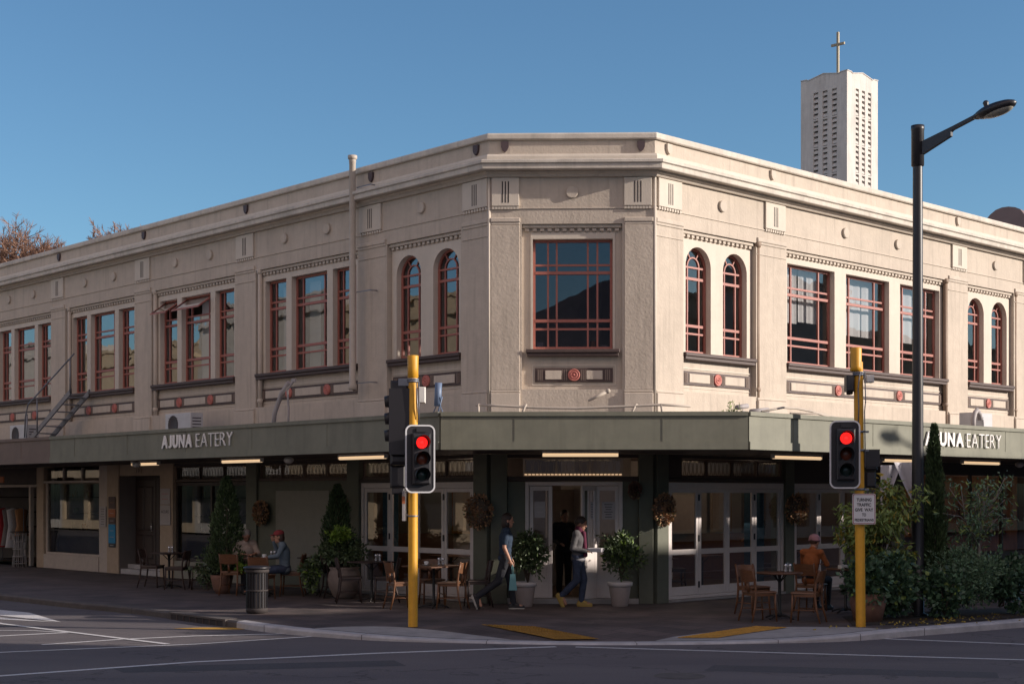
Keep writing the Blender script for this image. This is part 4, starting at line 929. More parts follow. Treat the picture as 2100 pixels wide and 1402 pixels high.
# painted lines
pm = MB(); ym = MB()
def line(mb, pts, w_=.10, z=-.106):
    pts = [Vector(p) for p in pts]
    L_ = []; 
    for i, p in enumerate(pts):
        d = (pts[min(i+1, len(pts)-1)]-pts[max(i-1, 0)]).normalized(); n = Vector((-d.y, d.x)); L_.append((p+n*w_/2, p-n*w_/2))
    for i in range(len(L_)-1): mb.quad((L_[i][0].x, L_[i][0].y, z), (L_[i][1].x, L_[i][1].y, z), (L_[i+1][1].x, L_[i+1][1].y, z), (L_[i+1][0].x, L_[i+1][0].y, z))
line(pm, [(-8.6, 15.2), (-5.95, 16.89), (-3.99, 18.31), (-1.8, 19.3), (.61, 20.13)], .11)
line(pm, [(-9.5, 18.0), (-6.83, 19.39), (-4.46, 20.46), (-2.98, 21.55)], .09, -.104)
line(pm, [(-10.6, 26.8), (-8.35, 23.71), (-4.85, 20.46)], .10, -.102)
line(pm, [(-8.8, 20.9), (-7.63, 21.66), (-6.78, 22.2)], .10); line(pm, [(-6.78, 22.2), (-7.4, 22.5), (-8.6, 22.6)], .06, -.1055)
line(pm, [(-6.6, 20.4), (-5.69, 21.15), (-4.72, 21.66), (-3.4, 22.0)], .09, -.1055)
line(pm, [(.88, 20.1), (6.53, 18.53), (9, 17.8)], .09); line(pm, [(5.43, 21.25), (7.21, 20.46), (9.5, 19.4)], .09)
struct('road_marking', pm, 'paint')
aw = MB()   # arrow-shaped tapering marking
aw.quad((-9.8, 26.9, -.104), (-9.6, 25.9, -.104), (-7.45, 24.0, -.104), (-8.6, 25.9, -.104)); aw.quad((-9.6, 25.5, -.1045), (-9.4, 24.9, -.1045), (-7.5, 23.98, -.1045)); struct('road_marking', aw, 'paint')
ym.quad((-5.35, 22.85, -.105), (-4.8, 22.72, -.105), (-4.3, 22.68, -.105), (-3.85, 22.86, -.105), (-4.4, 23.02, -.105), (-4.95, 23.02, -.105)); struct('road_marking', ym, 'paint_yellow')
# manhole cover, plain dark disc
mh = MB(); mh.lathe([(0, .0), (.3, .0)], 24, T(1.95, 16.9, -.106)); struct('manhole_cover', mh, 'kerb_dark')
# kerb inlet
ki = MB()
di = (Vector((-3.82, 22.32))-Vector((-6.72, 25.69))).normalized()
p = Vector((-5.75, 24.56)); F_ = frame(p, di.x, di.y) 
ki.box(0, 1.75, -.012, .02, -.115, -.02); ki.box(-.08, -.0, -.02, .2, -.115, .012, mi=1); ki.box(1.75, 1.83, -.02, .2, -.115, .012, mi=1); ki.box(0, 1.75, -.03, .25, -.018, .012, mi=1)
for k in range(7): ki.box(.2+.22*k, .225+.22*k, -.02, -.0125, -.11, -.022, mi=2)
tag(part('drain_inlet', ki, ['slot', 'kerb_dark', 'brown'], None, F_), 'concrete kerb drain inlet with dark slotted mouth near the yellow road line', 'drain')

# ================================================================ CHURCH TOWER, FAR GABLE, BARE TREES
tw = 3.44; D = 90.0; cx_ = (1737-1050)/2980*D
Nc = Vector((cx_, D)); tower = thing('church_tower', 'tall pale square church tower with louvred slots rising behind the roof', 'tower', Nc.x, Nc.y, 0)
FTl = frame(Nc, .6873, -.7264); FTr = frame(Nc, .7267, .6870); TI = W[tower].inverted()
def tface(F, sgn):
    """face in local x: 0..tw (right) or -tw..0 (left)"""
    m_ = MB(); x0, x1 = (0, tw) if sgn > 0 else (-tw, 0); H = 28.25
    c = [x0+tw*f for f in (.33, .53, .73)]; w_ = .36
    rows = [(H-.95-1.78*k-1.69, H-.95-1.78*k) for k in range(12)]
    holes = [(q-w_/2, q+w_/2, a, b) for q in c for a, b in rows]
    holed(m_, x0, x1, 0, H-.25, 0, .35, holes, 0)
    s = [x0+tw*f for f in (0, .13, .17, .5, .83, .87, 1)]; z_ = [H, H-.05, H-.14, H+.32, H-.14, H-.05, H]
    zz = [.28, .27, .20, .42, .20, .27, .28]
    for i in range(6): m_.quad((s[i], 0, H-.25), (s[i+1], 0, H-.25), (s[i+1], 0, H-.02+zz[i+1]-.28+.0), (s[i], 0, H-.02+zz[i]-.28))
    part('wall', m_, 'tower', tower, TI @ F)
    cpg = MB()
    for i in range(6):
        za, zb = H-.02+zz[i]-.28, H-.02+zz[i+1]-.28
        cpg.add([(s[i], -.04, za), (s[i+1], -.04, zb), (s[i+1], .3, zb), (s[i], .3, za), (s[i], -.04, za+.05), (s[i+1], -.04, zb+.05), (s[i+1], .3, zb+.05), (s[i], .3, za+.05)], [(0,1,5,4), (4,5,6,7), (3,7,6,2), (0,3,2,1)])
    part('coping', cpg, 'tower', tower, TI @ F)
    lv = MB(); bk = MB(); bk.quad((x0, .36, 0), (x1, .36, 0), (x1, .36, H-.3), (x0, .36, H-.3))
    for q in c:
        for a, b in rows:
            n = 5
            for k in range(n):
                z = a+(b-a)*(k+.12)/n
                lv.add([(q-w_/2, .03, z), (q+w_/2, .03, z), (q+w_/2, .24, z+.20), (q-w_/2, .24, z+.20), (q-w_/2, .03, z+.13), (q+w_/2, .03, z+.13), (q+w_/2, .24, z+.33), (q-w_/2, .24, z+.33)], [(0,1,5,4), (4,5,6,7), (0,3,2,1)])
    part('louvre', lv, 'tower', tower, TI @ F); part('slot_back', bk, 'tower_dark', tower, TI @ F)
tface(FTl, -1); tface(FTr, 1)
bk = MB()
P4 = [wl(FTl, -tw, 0), wl(FTl, -tw, tw), wl(FTr, tw, 0)]
bk.quad(tuple(P4[0]), (P4[0].x, P4[0].y, 27.7), (P4[1].x, P4[1].y, 27.7), tuple(P4[1])); bk.quad(tuple(P4[1]), (P4[1].x, P4[1].y, 27.7), (P4[2].x, P4[2].y, 27.7), tuple(P4[2]))
bk.quad((Nc.x, Nc.y+.05, 27.6), *[(p.x, p.y, 27.6) for p in reversed(P4)]); part('wall', bk, 'tower', tower, TI)
cr_ = MB(); cc = Vector((1719-1050, 0)).x/2980*(D+1.5); c0 = Vector((cc, D+1.6, 0))
Xc = T(c0.x, c0.y, 0) @ RZ(math.atan2(.6870, .7267)-rad(84)) 
cr_.bbox(-.075, .075, -.07, .07, 27.5, 31.1, .02, Xc); cr_.bbox(-.46, -.076, -.065, .065, 30.25, 30.40, .02, Xc); cr_.bbox(.076, .46, -.065, .065, 30.25, 30.40, .02, Xc)
part('cross', cr_, 'cross', tower, TI)

gb = MB(); o_ = [(-2.6, -6), (3.4, -6), (3.4, -.1), (2.75, -.05), (2.4, .12), (2.1, .3), (1.75, .38), (1.6, .62), (1.35, .95), (1.0, 1.12), (.55, 1.22), (.1, 1.22), (-.35, 1.1), (-.75, .82), (-1.0, .55), (-1.4, .0), (-2.6, -.1)]
Dg = 62.0; Xg = T((2052-1050)/2980*Dg, Dg, 2+(1013-462)/2980*Dg) @ RZ(rad(-40))
gb.prism([(x*.62, z*.62) for x, z in o_], 0, .5); gb.box(-1.5, 2.0, .501, 8, -13, -.8); gb.box(-1.6, 2.1, -.001, .5, -13.4, -3.8)
tag(part('curved_gable', gb, 'gable', None, Xg), 'dark rounded gable top of a farther building just above the right end of the parapet', 'building')

def bare_tree(name, label, x, y, h, rx, rz_, seed, n1=70):
    rnd = random.Random(seed); root = thing(name, label, 'tree', x, y, 0, 0, 'bare trees behind the roof'); cz = h-rz_
    tk = MB(); tk.tube([(0, 0, 0), (.05, 0, h*.3), (0, .05, cz-rz_*.6)], [.32, .24, .18], 8); cr2 = MB()
    def rv(k=1): return Vector((rnd.uniform(-1, 1), rnd.uniform(-1, 1), rnd.uniform(-1, 1)))*k
    base = Vector((0, 0, cz-rz_*.75))
    for k in range(n1):
        v = rv(); v.normalize(); v *= rnd.uniform(.55, 1.0)**.6; v.z = abs(v.z)*1.15-.35 if rnd.random() < .8 else v.z
        e = Vector((v.x*rx, v.y*rx, cz+v.z*rz_)); m = base.lerp(e, .5)+rv(.2)+Vector((0, 0, -.15)); pts = [base, base.lerp(m, .6)+rv(.1), m, m.lerp(e, .5)+rv(.12), e]
        cr2.tube(pts, [.06, .045, .032, .022, .012], 4, cap=False, smooth=False)
        for i in range(11):
            a = m.lerp(e, rnd.uniform(0, 1)); d = ((e-base).normalized()+rv(.8)).normalized(); l = rnd.uniform(.5, 1.0)*rx*.33; b1 = a+d*l*.5; b2 = b1+(d+rv(.35)+Vector((0, 0, .25))).normalized()*l*.5
            cr2.tube([a, b1, b2], [.018, .013, .009], 3, cap=False, smooth=False)
            for q in range(9):
                c = a.lerp(b1, rnd.random()) if q < 2 else b1.lerp(b2, rnd.random()); cr2.tube([c, c+(d+rv(.8)).normalized()*l*.45], [.010, .006], 3, cap=False, smooth=False)
    part('trunk', tk, 'bark', root); part('crown', cr2, 'twig', root)
bare_tree('bare_tree', 'large leafless brown tree rising behind the far left end of the roof', -20.2, 60, 13.15, 2.3, 2.1, 4, 170)
bare_tree('bare_tree', 'small leafless tree top peeping over the parapet right of the larger bare tree', -15.6, 58, 12.95, 1.5, 1.4, 9, 60)

# ================================================================ STREETS BEYOND THE FRAME (seen in glass, shading the street)
def row_building(name, label, F, x0, x1, h, m, dep=12, front=False):
    b = thing(name, label, 'building', X=F @ T((x0+x1)/2, 0)); L_ = (x1-x0)/2
    m_ = MB(); hs = []
    n = max(1, int((x1-x0)/2.6)); st = (x1-x0)/n
    for k in range(n):
        c = -L_+st*(k+.5)
        hs.append((c-.6, c+.6, 4.6, min(6.6, h-1.6))); hs.append((c-st*.42, c+st*.42, .5, 2.6))
    holed(m_, -L_, L_, 0, h, 0, .2, hs, 0); hb = h-1.6 if front else h-.3
    m_.box(-L_, L_, .26, dep, 0, hb); m_.box(-L_, L_, .0, .25, h-.012, h); m_.quad((-L_, .25, 0), (-L_, .25, h), (L_, .25, h), (L_, .25, 0)); m_.quad((-L_, 0, 0), (-L_, 0, h), (-L_, .25, h), (-L_, .25, 0)); m_.quad((L_, 0, 0), (L_, .25, 0), (L_, .25, h), (L_, 0, h))
    part('wall', m_, m, b)
    g = MB()
    for a, c, z0, z1 in hs: g.quad((a, .18, z0), (c, .18, z0), (c, .18, z1), (a, .18, z1))
    part('window', g, 'opp_glass', b); t = MB(); t.bbox(-L_, L_, -.3, -.001, h-1.0, h-.75); t.bbox(-L_, L_, -.15, -.001, h-.2, h-.01); t.bbox(-L_, L_, -2.4, -.001, 2.9, 3.4); part('cornice', t, m, b)
hl = MB(); rn = random.Random(12); n = 60; prof = []
for i in range(n+1):
    x = -700+1400*i/n; prof.append((x, 44+22*math.sin(i*.31-8.35)+5*math.sin(i*.83)+3*math.sin(i*2.1)))
for i in range(n):
    (xa, ha), (xb, hb) = prof[i], prof[i+1]; hl.quad((xa, -290, -.2), (xb, -290, -.2), (xb, -420, hb+8), (xa, -420, ha+8)); hl.quad((xa, -420, ha+8), (xb, -420, hb+8), (xb, -520, -.2), (xa, -520, -.2))
M['hill'] = mat('hill_scrub', (.15, .13, .14), .95, noise=.25, nscale=.01); struct('hills', hl, 'hill')
# opposite side of the left street: faces back towards the corner building
uo = -uLv; OL = A+NL*22
for k, (s0, s1, h, m_) in enumerate(((-6, 14, 10.8, 'opp_wall2'), (14, 23, 12.2, 'opp_wall2'), (23, 35, 10.6, 'opp_wall'), (35, 47, 11.6, 'opp_wall2'), (47, 62, 10.2, 'opp_wall'), (62, 90, 11.4, 'opp_wall2'))):
    F_ = frame(OL, uLv.x, uLv.y)    # x along street away, y inward = away from our building
    row_building('street_building', ['ochre', 'pale', 'low ochre', 'pale grey', 'long ochre', 'farthest pale'][k]+' two storey shop building across the left street', F_, s0, s1, h, m_)
# opposite side of the right street
OR = B+NR*22
FO = frame(OR, -uRv.x, -uRv.y)      # x runs back toward the crossing
OCC = [(-120, -40, 10.0), (-40, -30, 12.0), (-30, -22.6, 10.6), (-22.6, -17.2, 9.75), (-17.2, -13.7, 9.23), (-13.7, -11.2, 9.12), (-11.2, -10.72, 10.1), (-10.72, -10.1, 9.1), (-10.1, -8.6, 8.9), (-8.6, -6.3, 8.3), (-6.3, 1, 11.8)]
for k, (s0, s1, h) in enumerate(OCC):
    row_building('street_building', ['farthest long', 'tall', 'middling', 'plain wide', 'low wide', 'low square', 'very narrow raised', 'narrow', 'small', 'lowest', 'tallest corner'][k]+' shop building across the right street', FO, s0, s1, h, 'opp_wall2' if k % 2 else 'opp_wall', dep=8, front=True)

# ================================================================ STREET FURNITURE
def street_lamp(X, label):
    r = thing('street_lamp', label, 'street lamp', X=X)
    p = MB(); p.lathe([(.17, 0), (.17, .03), (.105, .05), (.10, 1.2), (.085, 5), (.08, 7.2), (.08, 7.45)], 18); p.lathe([(.08, 7.40), (.105, 7.42), (.105, 8.0), (.11, 8.01), (.11, 8.08), (.0, 8.09)], 18)
    part('pole', p, 'black_metal', r)
    a = MB(); L1 = 1.18
    prof = [(.08, 7.58), (.62, 7.80), (.62, 7.865), (.65, 7.89), (1.05, 8.01), (1.05, 8.065), (.65, 7.95), (.08, 7.80)]
    a.prism([(x, z) for x, z in prof], -.035, .035); part('arm', a, 'black_metal', r)
    h = MB(); Xh = T(L1+.20, 0, 8.085) @ Matrix.Rotation(rad(-9), 4, 'Y')
    h.ball((0, 0, .0), (.36, .17, .10), 24, 8, Xh); h.ball((-.26, 0, .0), (.14, .08, .06), 12, 6, Xh); h.lathe([(.035, .06), (.04, .13), (.05, .16), (.03, .19), (0, .195)], 12, Xh @ T(-.14, 0, 0))
    hd = part('lamp_head', h, 'black_metal', r); g = MB(); g.ball((.03, 0, -.045), (.27, .135, .075), 20, 8, Xh); part('lamp_glass', g, 'lens_glass', hd)
    return r
LX = T(6.70, 24.0) @ RZ(math.atan2(-.7267, .6870))
street_lamp(LX, 'tall black street lamp with curved arm standing in the planting at the right corner')
street_lamp(T(24.07, 24.19) @ RZ(rad(-136.6)), 'black street lamp across the right street whose shadow falls on the canopy')

def signal_head(parent, X, lit='red', w_=.45, h=1.02, name='signal_head'):
    """faces -y; origin at centre of backboard"""
    b = MB(); n = 8; rr = .10
    def rrect(w, h, r):
        pts = []
        for cx, cz, a0 in ((w/2-r, h/2-r, 0), (-w/2+r, h/2-r, 90), (-w/2+r, -h/2+r, 180), (w/2-r, -h/2+r, 270)):
            for k in range(n+1): t = rad(a0+90*k/n); pts.append((cx+r*math.cos(t), cz+r*math.sin(t)))
        return pts
    o = rrect(w_, h, rr); i_ = rrect(w_-.045, h-.045, rr-.02); N_ = len(o)
    b.prism(list(reversed([(x, z) for x, z in i_])), -.005, .01, mi=0)
    for k in range(N_):
        k2 = (k+1) % N_; a, c, d, e = o[k], o[k2], i_[k2], i_[k]
        b.quad((a[0], -.014, a[1]), (c[0], -.014, c[1]), (d[0], -.014, d[1]), (e[0], -.014, e[1]), mi=1); b.quad((a[0], -.014, a[1]), (a[0], .016, a[1]), (c[0], .016, c[1]), (c[0], -.014, c[1]), mi=1)
        b.quad((e[0], -.014, e[1]), (d[0], -.014, d[1]), (d[0], .016, d[1]), (e[0], .016, e[1]), mi=1); b.quad((a[0], .016, a[1]), (e[0], .016, e[1]), (d[0], .016, d[1]), (c[0], .016, c[1]), mi=1)
    b.bbox(-.125, .145, -.10, -.006, -.38, .38, .02, mi=0); b.box(-.06, .10, -.03, -.0055, .40, .46, mi=0); b.box(-.1, .12, .011, .16, -.36, .36, mi=0)
    hd = part(name, b, ['signal_black', 'rim_white'], parent, X)
    for k, (z, m_) in enumerate(((.24, 'red_on' if lit == 'red' else 'amber_off'), (0, 'amber_off'), (-.24, 'green_off'))):
        v = MB(); ns = 20
        for j in range(ns):      # hood: open at the bottom
            t0, t1 = rad(-50+280*j/ns), rad(-50+280*(j+1)/ns); L0, L1 = .10+.12*(.5+.5*math.sin(t0)), .10+.12*(.5+.5*math.sin(t1))
            for r1, fl in ((.108, 0), (.104, 1)):
                q = [(r1*math.cos(t0), -.10, r1*math.sin(t0)), (r1*math.cos(t1), -.10, r1*math.sin(t1)), (r1*math.cos(t1), -.10-L1, r1*math.sin(t1)), (r1*math.cos(t0), -.10-L0, r1*math.sin(t0))]
                v.quad(*(q if fl else list(reversed(q))), X=T(.01, 0, z))
        part('visor', v, 'signal_black', hd)
        l = MB(); l.lathe([(0, .026), (.045, .022), (.075, .010), (.088, 0)], 24, T(.01, -.1005, z) @ Matrix.Rotation(rad(90), 4, 'X'), smooth=True); part('lens', l, m_, hd)
    return hd
# ---- left signal
tl = thing('traffic_light', 'yellow traffic light pole left of the cafe entrance showing red', 'traffic light', -1.50, 22.0, 0)
p = MB(); p.lathe([(.075, 0), (.0735, .02), (.072, 2.9), (.07, 3.75), (.068, 4.0)], 20); part('pole', p, 'yellow', tl)
p = MB(); p.lathe([(.0, 4.10), (.08, 4.098), (.086, 4.085), (.082, 3.9), (.082, 3.77), (.07, 3.76)], 20, T(.0, 0, 0)); part('pole_cap', p, 'yellow', tl)
p = MB(); 
for z in (3.72, 3.69): p.lathe([(.082, 0), (.092, .01), (.092, .025), (.082, .03)], 16, T(0, 0, z))
p.box(-.22, -.06, -.03, .03, 3.64, 3.75); p.tube([(.09, -.04, 3.7), (.095, -.05, 3.4), (.10, -.04, 3.1)], .010, 6); p.tube([(.06, -.085, 3.68), (.075, -.08, 3.3), (.085, -.06, 3.14)], .008, 6)
for z in (2.03, 1.66, 3.0, 2.2): p.lathe([(.075, 0), (.08, .002), (.08, .022), (.075, .024)], 16, T(0, 0, z))
part('bracket', p, 'steel', tl)
signal_head(tl, T(.125, -.24, 2.53) @ RZ(rad(12)))
rh = MB(); rh.bbox(-.34, -.07, -.02, .40, 2.62, 3.72, .03); rh.bbox(-.35, -.06, .0, .38, 2.45, 2.615, .05); rh.box(-.36, -.05, -.05, -.03, 2.6, 3.6)
o = part('side_signal', rh, 'signal_black', tl); 
for z in (3.42, 3.16, 2.9):
    v = MB(); v.tube([(-.33, .18, z), (-.44, .18, z-.01)], [.10, .085], 14); part('visor', v, 'signal_black', o)
rh = MB(); rh.bbox(-.36, -.12, .12, .40, 2.10, 2.44, .03); rh.bbox(-.33, -.14, .14, .38, 2.0, 2.095, .02); part('lower_signal', rh, 'signal_black', tl)
bx = MB(); bx.bbox(.09, .19, -.06, .08, 3.38, 3.62, .01); part('sensor_box', bx, 'plastic_white', tl)
sg = MB(); sg.box(-.155, -.115, -.10, .14, 1.60, 2.05); sg.box(-.158, -.112, -.104, -.101, 1.86, 1.97, mi=1); sg.box(-.12, -.07, -.01, .01, 1.68, 1.70); sg.box(-.12, -.07, -.01, .01, 2.02, 2.04); part('side_plate', sg, ['pipe_grey', 'orange_sign'], tl)
# ---- right signal
tr = thing('traffic_light', 'yellow traffic light pole by the planting carrying the give way notice', 'traffic light', 5.28, 22.0, 0)
p = MB(); p.lathe([(.075, 0), (.0735, .02), (.072, 2.6), (.07, 3.6), (.068, 4.0)], 20, Matrix.Rotation(rad(-.55), 4, 'Y')); part('pole', p, 'yellow', tr)
p = MB(); p.lathe([(.0, 4.22), (.078, 4.218), (.086, 4.2), (.082, 3.93), (.095, 3.87), (.07, 3.86)], 20, T(-.03, 0, 0) @ Matrix.Rotation(rad(-.6), 4, 'Y')); part('pole_cap', p, 'yellow', tr)
p = MB()
for z in (3.82, 3.79): p.lathe([(.08, 0), (.092, .01), (.092, .025), (.08, .03)], 16, T(-.035, 0, z))
p.tube([(-.03, -.09, 3.85), (-.06, -.08, 3.6), (-.05, -.085, 3.3), (-.06, -.07, 3.0)], .009, 6); p.tube([(.045, -.07, 3.84), (.06, -.05, 3.4), (.04, -.07, 3.25), (.05, -.06, 2.8), (.055, -.05, 2.4)], .009, 6)
p.box(-.14, -.05, -.02, .02, 3.62, 3.68)
for z in (2.93, 2.65, 2.06): p.lathe([(.078, 0), (.084, .002), (.084, .03), (.078, .032)], 16, T(-.02, 0, z)); p.box(.05, .12, -.015, .015, z, z+.03)
part('bracket', p, 'steel', tr)
signal_head(tr, T(-.295, -.24, 2.595) @ RZ(rad(-8)))
bx = MB(); bx.bbox(-.23, -.11, -.08, .1, 3.55, 3.80, .02); bx.tube([(-.17, .0, 3.55), (-.17, -.01, 3.52)], .05, 10); part('camera_box', bx, 'signal_black', tr)
bx = MB(); bx.bbox(.07, .19, -.05, .1, 3.69, 3.80, .01); part('sensor_box', bx, 'plastic_white', tr)
rh = MB(); rh.bbox(.06, .27, .02, .32, 2.36, 2.66, .03); rh.bbox(.08, .25, .04, .3, 2.10, 2.355, .03); rh.box(.04, .29, .0, .019, 2.42, 2.68); part('side_signal', rh, 'signal_black', tr)
sn = thing('road_sign', 'white notice with red border strapped to the right yellow traffic pole', 'sign', 5.295, 21.86, 1.78)
def rounded(w, h, r, n=5):
    pts = []
    for cx, cz, a0 in ((w/2-r, h/2-r, 0), (-w/2+r, h/2-r, 90), (-w/2+r, -h/2+r, 180), (w/2-r, -h/2+r, 270)):
        for k in range(n+1): t = rad(a0+90*k/n); pts.append((cx+r*math.cos(t), cz+r*math.sin(t)))
    return list(reversed(pts))
b = MB(); b.prism(rounded(.35, .46, .025), 0, .006); pl_ = part('plate', b, 'sign_white', sn); b = MB(); b.prism(rounded(.335, .445, .022), -.0015, -.0004); part('border', b, 'sign_red', sn); b = MB(); b.prism(rounded(.315, .425, .018), -.003, -.0018); part('face', b, 'sign_white', sn)
for k, (t_, w_) in enumerate((('TURNING', .225), ('TRAFFIC', .215), ('GIVE  WAY', .275), ('TO', .06), ('PEDESTRIANS', .285))):
    text_part('lettering', t_, .07, 'ink', sn, T(-w_/2, -.0045, .128-.075*k-.012), ext=.0006, bold=.0022, width=w_, height=.05 if k < 4 else .042)

# ---- shop signs on the fascia
for (F_, x0, x1, x2, x3, z, y, lab) in ((FL, -7.13, -5.95, -5.80, -4.47, 2.945, -dL, 'white raised lettering of the eatery on the shaded left fascia'), (FR, 4.10, 5.50, 5.63, 6.97, 2.915, -dR_, 'white raised lettering of the eatery on the sunlit right fascia')):
    s = thing('shop_sign', lab, 'sign', X=F_ @ T(x0, y-.03, z), group=None)
    word(s, 'AJUNA', 0, x1-x0, .265, .014, .036, gap=.13)
    word(s, 'EATERY', x2-x0, x3-x2, .265, .012, -.018, gap=.12)

# ---- lights under the canopy
def tube_light(F, xa, xb, y, z, lab):
    s = thing('tube_light', lab, 'light', X=F @ T((xa+xb)/2, y, z), group='warm tube lights under the canopy'); L_ = (xb-xa)/2
    b = MB(); b.box(-L_, L_, -.05, .05, .03, .065); b.box(-L_-.01, -L_, -.045, .045, -.02, .06); b.box(L_, L_+.01, -.045, .045, -.02, .06); part('fitting', b, 'plastic_white', s)
    t = MB(); t.tube([(-L_, 0, 0), (L_, 0, 0)], .03, 10); part('tube', t, 'tube', s)
for a in ((FL, -10.59, -9.43, -1.4, 2.68, 'warm tube light under the canopy in front of the dark recessed doorway'), (FL, -6.77, -5.31, -1.4, 2.68, 'warm tube light under the canopy above the seated couple'), (FL, -2.67, -1.27, -1.4, 2.68, 'warm tube light just left of the left traffic signal'),
          (FC, .99, 2.30, -1.4, 2.68, 'warm tube light under the canopy over the corner entrance'), (FR, 1.68, 3.18, -1.4, 2.68, 'warm tube light under the right canopy left of the right traffic signal'), (FR, 5.34, 6.53, -1.4, 2.68, 'warm tube light between the right signal and the black lamp post'), (FR, 8.45, 10.02, -1.4, 2.68, 'warm tube light under the canopy above the small tree')): tube_light(*a)
for (F_, x, y, lab) in ((FL, -9.78, -1.75, 'white round floodlight under the canopy near the recessed doorway'), (FL, -4.07, -1.6, 'white round floodlight under the canopy between two tube lights'), (FR, 4.85, -1.6, 'white floodlight under the canopy just right of the right signal'), (FR, 10.6, -1.6, 'white floodlight at the far right under the canopy')):
    s = thing('floodlight', lab, 'light', X=F_ @ T(x, y, 2.69)); b = MB(); b.ball((0, 0, -.02), (.12, .09, .07), 14, 8); part('housing', b, 'plastic_white', s); b = MB(); b.tube([(0, 0, .01), (0, 0, .055)], .02, 8); part('bracket', b, 'steel', s)

# ---- things on the canopy roof
def ac(F, x, y, z, w_, lab, flip=False):
    s = thing('air_conditioner', lab, 'air conditioner', X=F @ T(x, y, z), group='air conditioner units on the canopy roof'); b = MB(); b.bbox(-w_/2, w_/2, 0, .32, .04, .56, .012); b.box(-w_/2+.05, -w_/2+.1, .05, .27, 0, .04); b.box(w_/2-.1, w_/2-.05, .05, .27, 0, .04); part('casing', b, 'ac_white', s)
    g = MB(); c = -w_*.18; g.lathe([(0, .0), (.19, .0), (.2, .01), (.22, 0)], 24, T(c, -.004, .30) @ Matrix.Rotation(rad(90), 4, 'X')); 
    for k in range(7): g.box(c-.2, c+.2, -.012, -.008, .12+.055*k, .13+.055*k)
    for k in range(5): g.box(w_/2+.0005, w_/2+.005, .05, .27, .15+.07*k, .175+.07*k)
    part('fan_grille', g, 'ac_dark', s)
ac(FL, -17.3, -1.05, 3.27, 1.05, 'white outdoor unit at the far left on the canopy roof beside the fire stair')
ac(FL, -9.45, -.9, 3.27, 1.1, 'white outdoor unit on the canopy roof above the left shop lettering')
ac(FR, 10.05, -1.0, 3.27, .9, 'white outdoor unit on the right canopy roof beyond the black lamp post')
def goose(F, x, y, z, h, lab, s_=1, m='pipe_grey'):
    b = MB(); b.tube([(0, 0, 0), (0, 0, h*.6), (.05*s_, 0, h*.85), (.16*s_, 0, h), (.27*s_, 0, h*.85), (.30*s_, 0, h*.62)], .055, 12)
    tag(part('vent_pipe', b, m, None, F @ T(x, y, z)), lab, 'vent pipe')
goose(FR, 9.1, -1.3, 3.3, .55, 'grey gooseneck vent pipe on the right canopy roof left of the outdoor unit')
b = MB(); b.tube([(0, 0, 0), (.05, 0, .35), (.30, 0, .75), (.55, 0, .95)], .045, 10); b.tube([(.52, 0, .0), (.55, 0, .4), (.50, 0, .8), (.75, 0, 1.0)], .022, 8); b.box(.66, .78, -.02, .02, .95, 1.02)
tag(part('cable_conduit', b, 'pipe_grey', None, FL @ T(-5.05, -1.3, 3.28)), 'grey curved conduit rising from the left canopy roof against the wall panel', 'pipe')
b = MB(); b.tube([(0, 0, 0), (.12, .02, .36)], .012, 6); b.tube([(.02, 0, .2), (.05, 0, .6)], .06, 8); b.tube([(-.15, 0, 0), (.05, 0, .3), (.2, 0, 0)], .01, 6)
tag(part('mast_stub', b, 'plastic_blue', None, FL @ T(.75, -1.9, 3.30)), 'short pale blue stub pipe standing on the canopy left of the chamfered corner', 'pipe')
b = MB(); b.tube([(-.2, 0, .2), (.2, .02, .19), (.9, 0, .15), (1.6, 0, .14), (2.4, 0, .17), (3.1, 0, .20), (3.6, 0, .17)], .022, 8)
for x, t_ in ((-.15, .0), (.62, .08), (2.55, .1), (3.1, -.02)): b.tube([(x, 0, -.1), (x+t_*.3, 0, .1), (x+t_, 0, .22)], .022, 8)
tag(part('conduit_rail', b, 'pipe_cream', None, FC @ T(0, -.9, 3.38)), 'cream conduit running on little props along the canopy below the chamfered corner', 'pipe')
b = MB(); b.tube([(0, 0, 0), (.38, -.1, .04)], .05, 10); b.tube([(-.4, 0, .06), (-.1, 0, .1)], .045, 10); b.tube([(-.6, 0, -.1), (-.2, .0, .0), (.2, 0, -.08), (.9, 0, -.12), (1.4, 0, -.1)], .012, 6)
tag(part('broken_pipe', b, 'pipe_grey', None, FR @ T(.75, -1.6, 3.47)), 'broken grey pipe lying on the canopy roof right of the chamfered corner', 'pipe')
b = MB(); b.tube([(0, 0, 0), (-.34, -.05, -.17)], [.035, .02], 8); b.ball((.02, 0, .01), .045, 8, 6)
tag(part('flood_fitting', b, 'pipe_cream', None, FC @ T(2.15, -.25, 3.86)), 'slanting cream light fitting fixed low on the chamfered wall', 'light fitting')
b = MB(); b.tube([(-.5, 0, 0), (.1, 0, .09), (.5, 0, .09), (.9, 0, .06), (1.5, 0, -.03)], .02, 6); b.tube([(.3, 0, 0), (1.2, 0, .03), (1.7, 0, -.02)], .016, 6)
tag(part('loose_conduit', b, 'pipe_cream', None, FR @ T(-.1+2.0*.0, -2.85, 3.37)), 'loose cream conduit bowed along the start of the sunlit right fascia top', 'pipe')
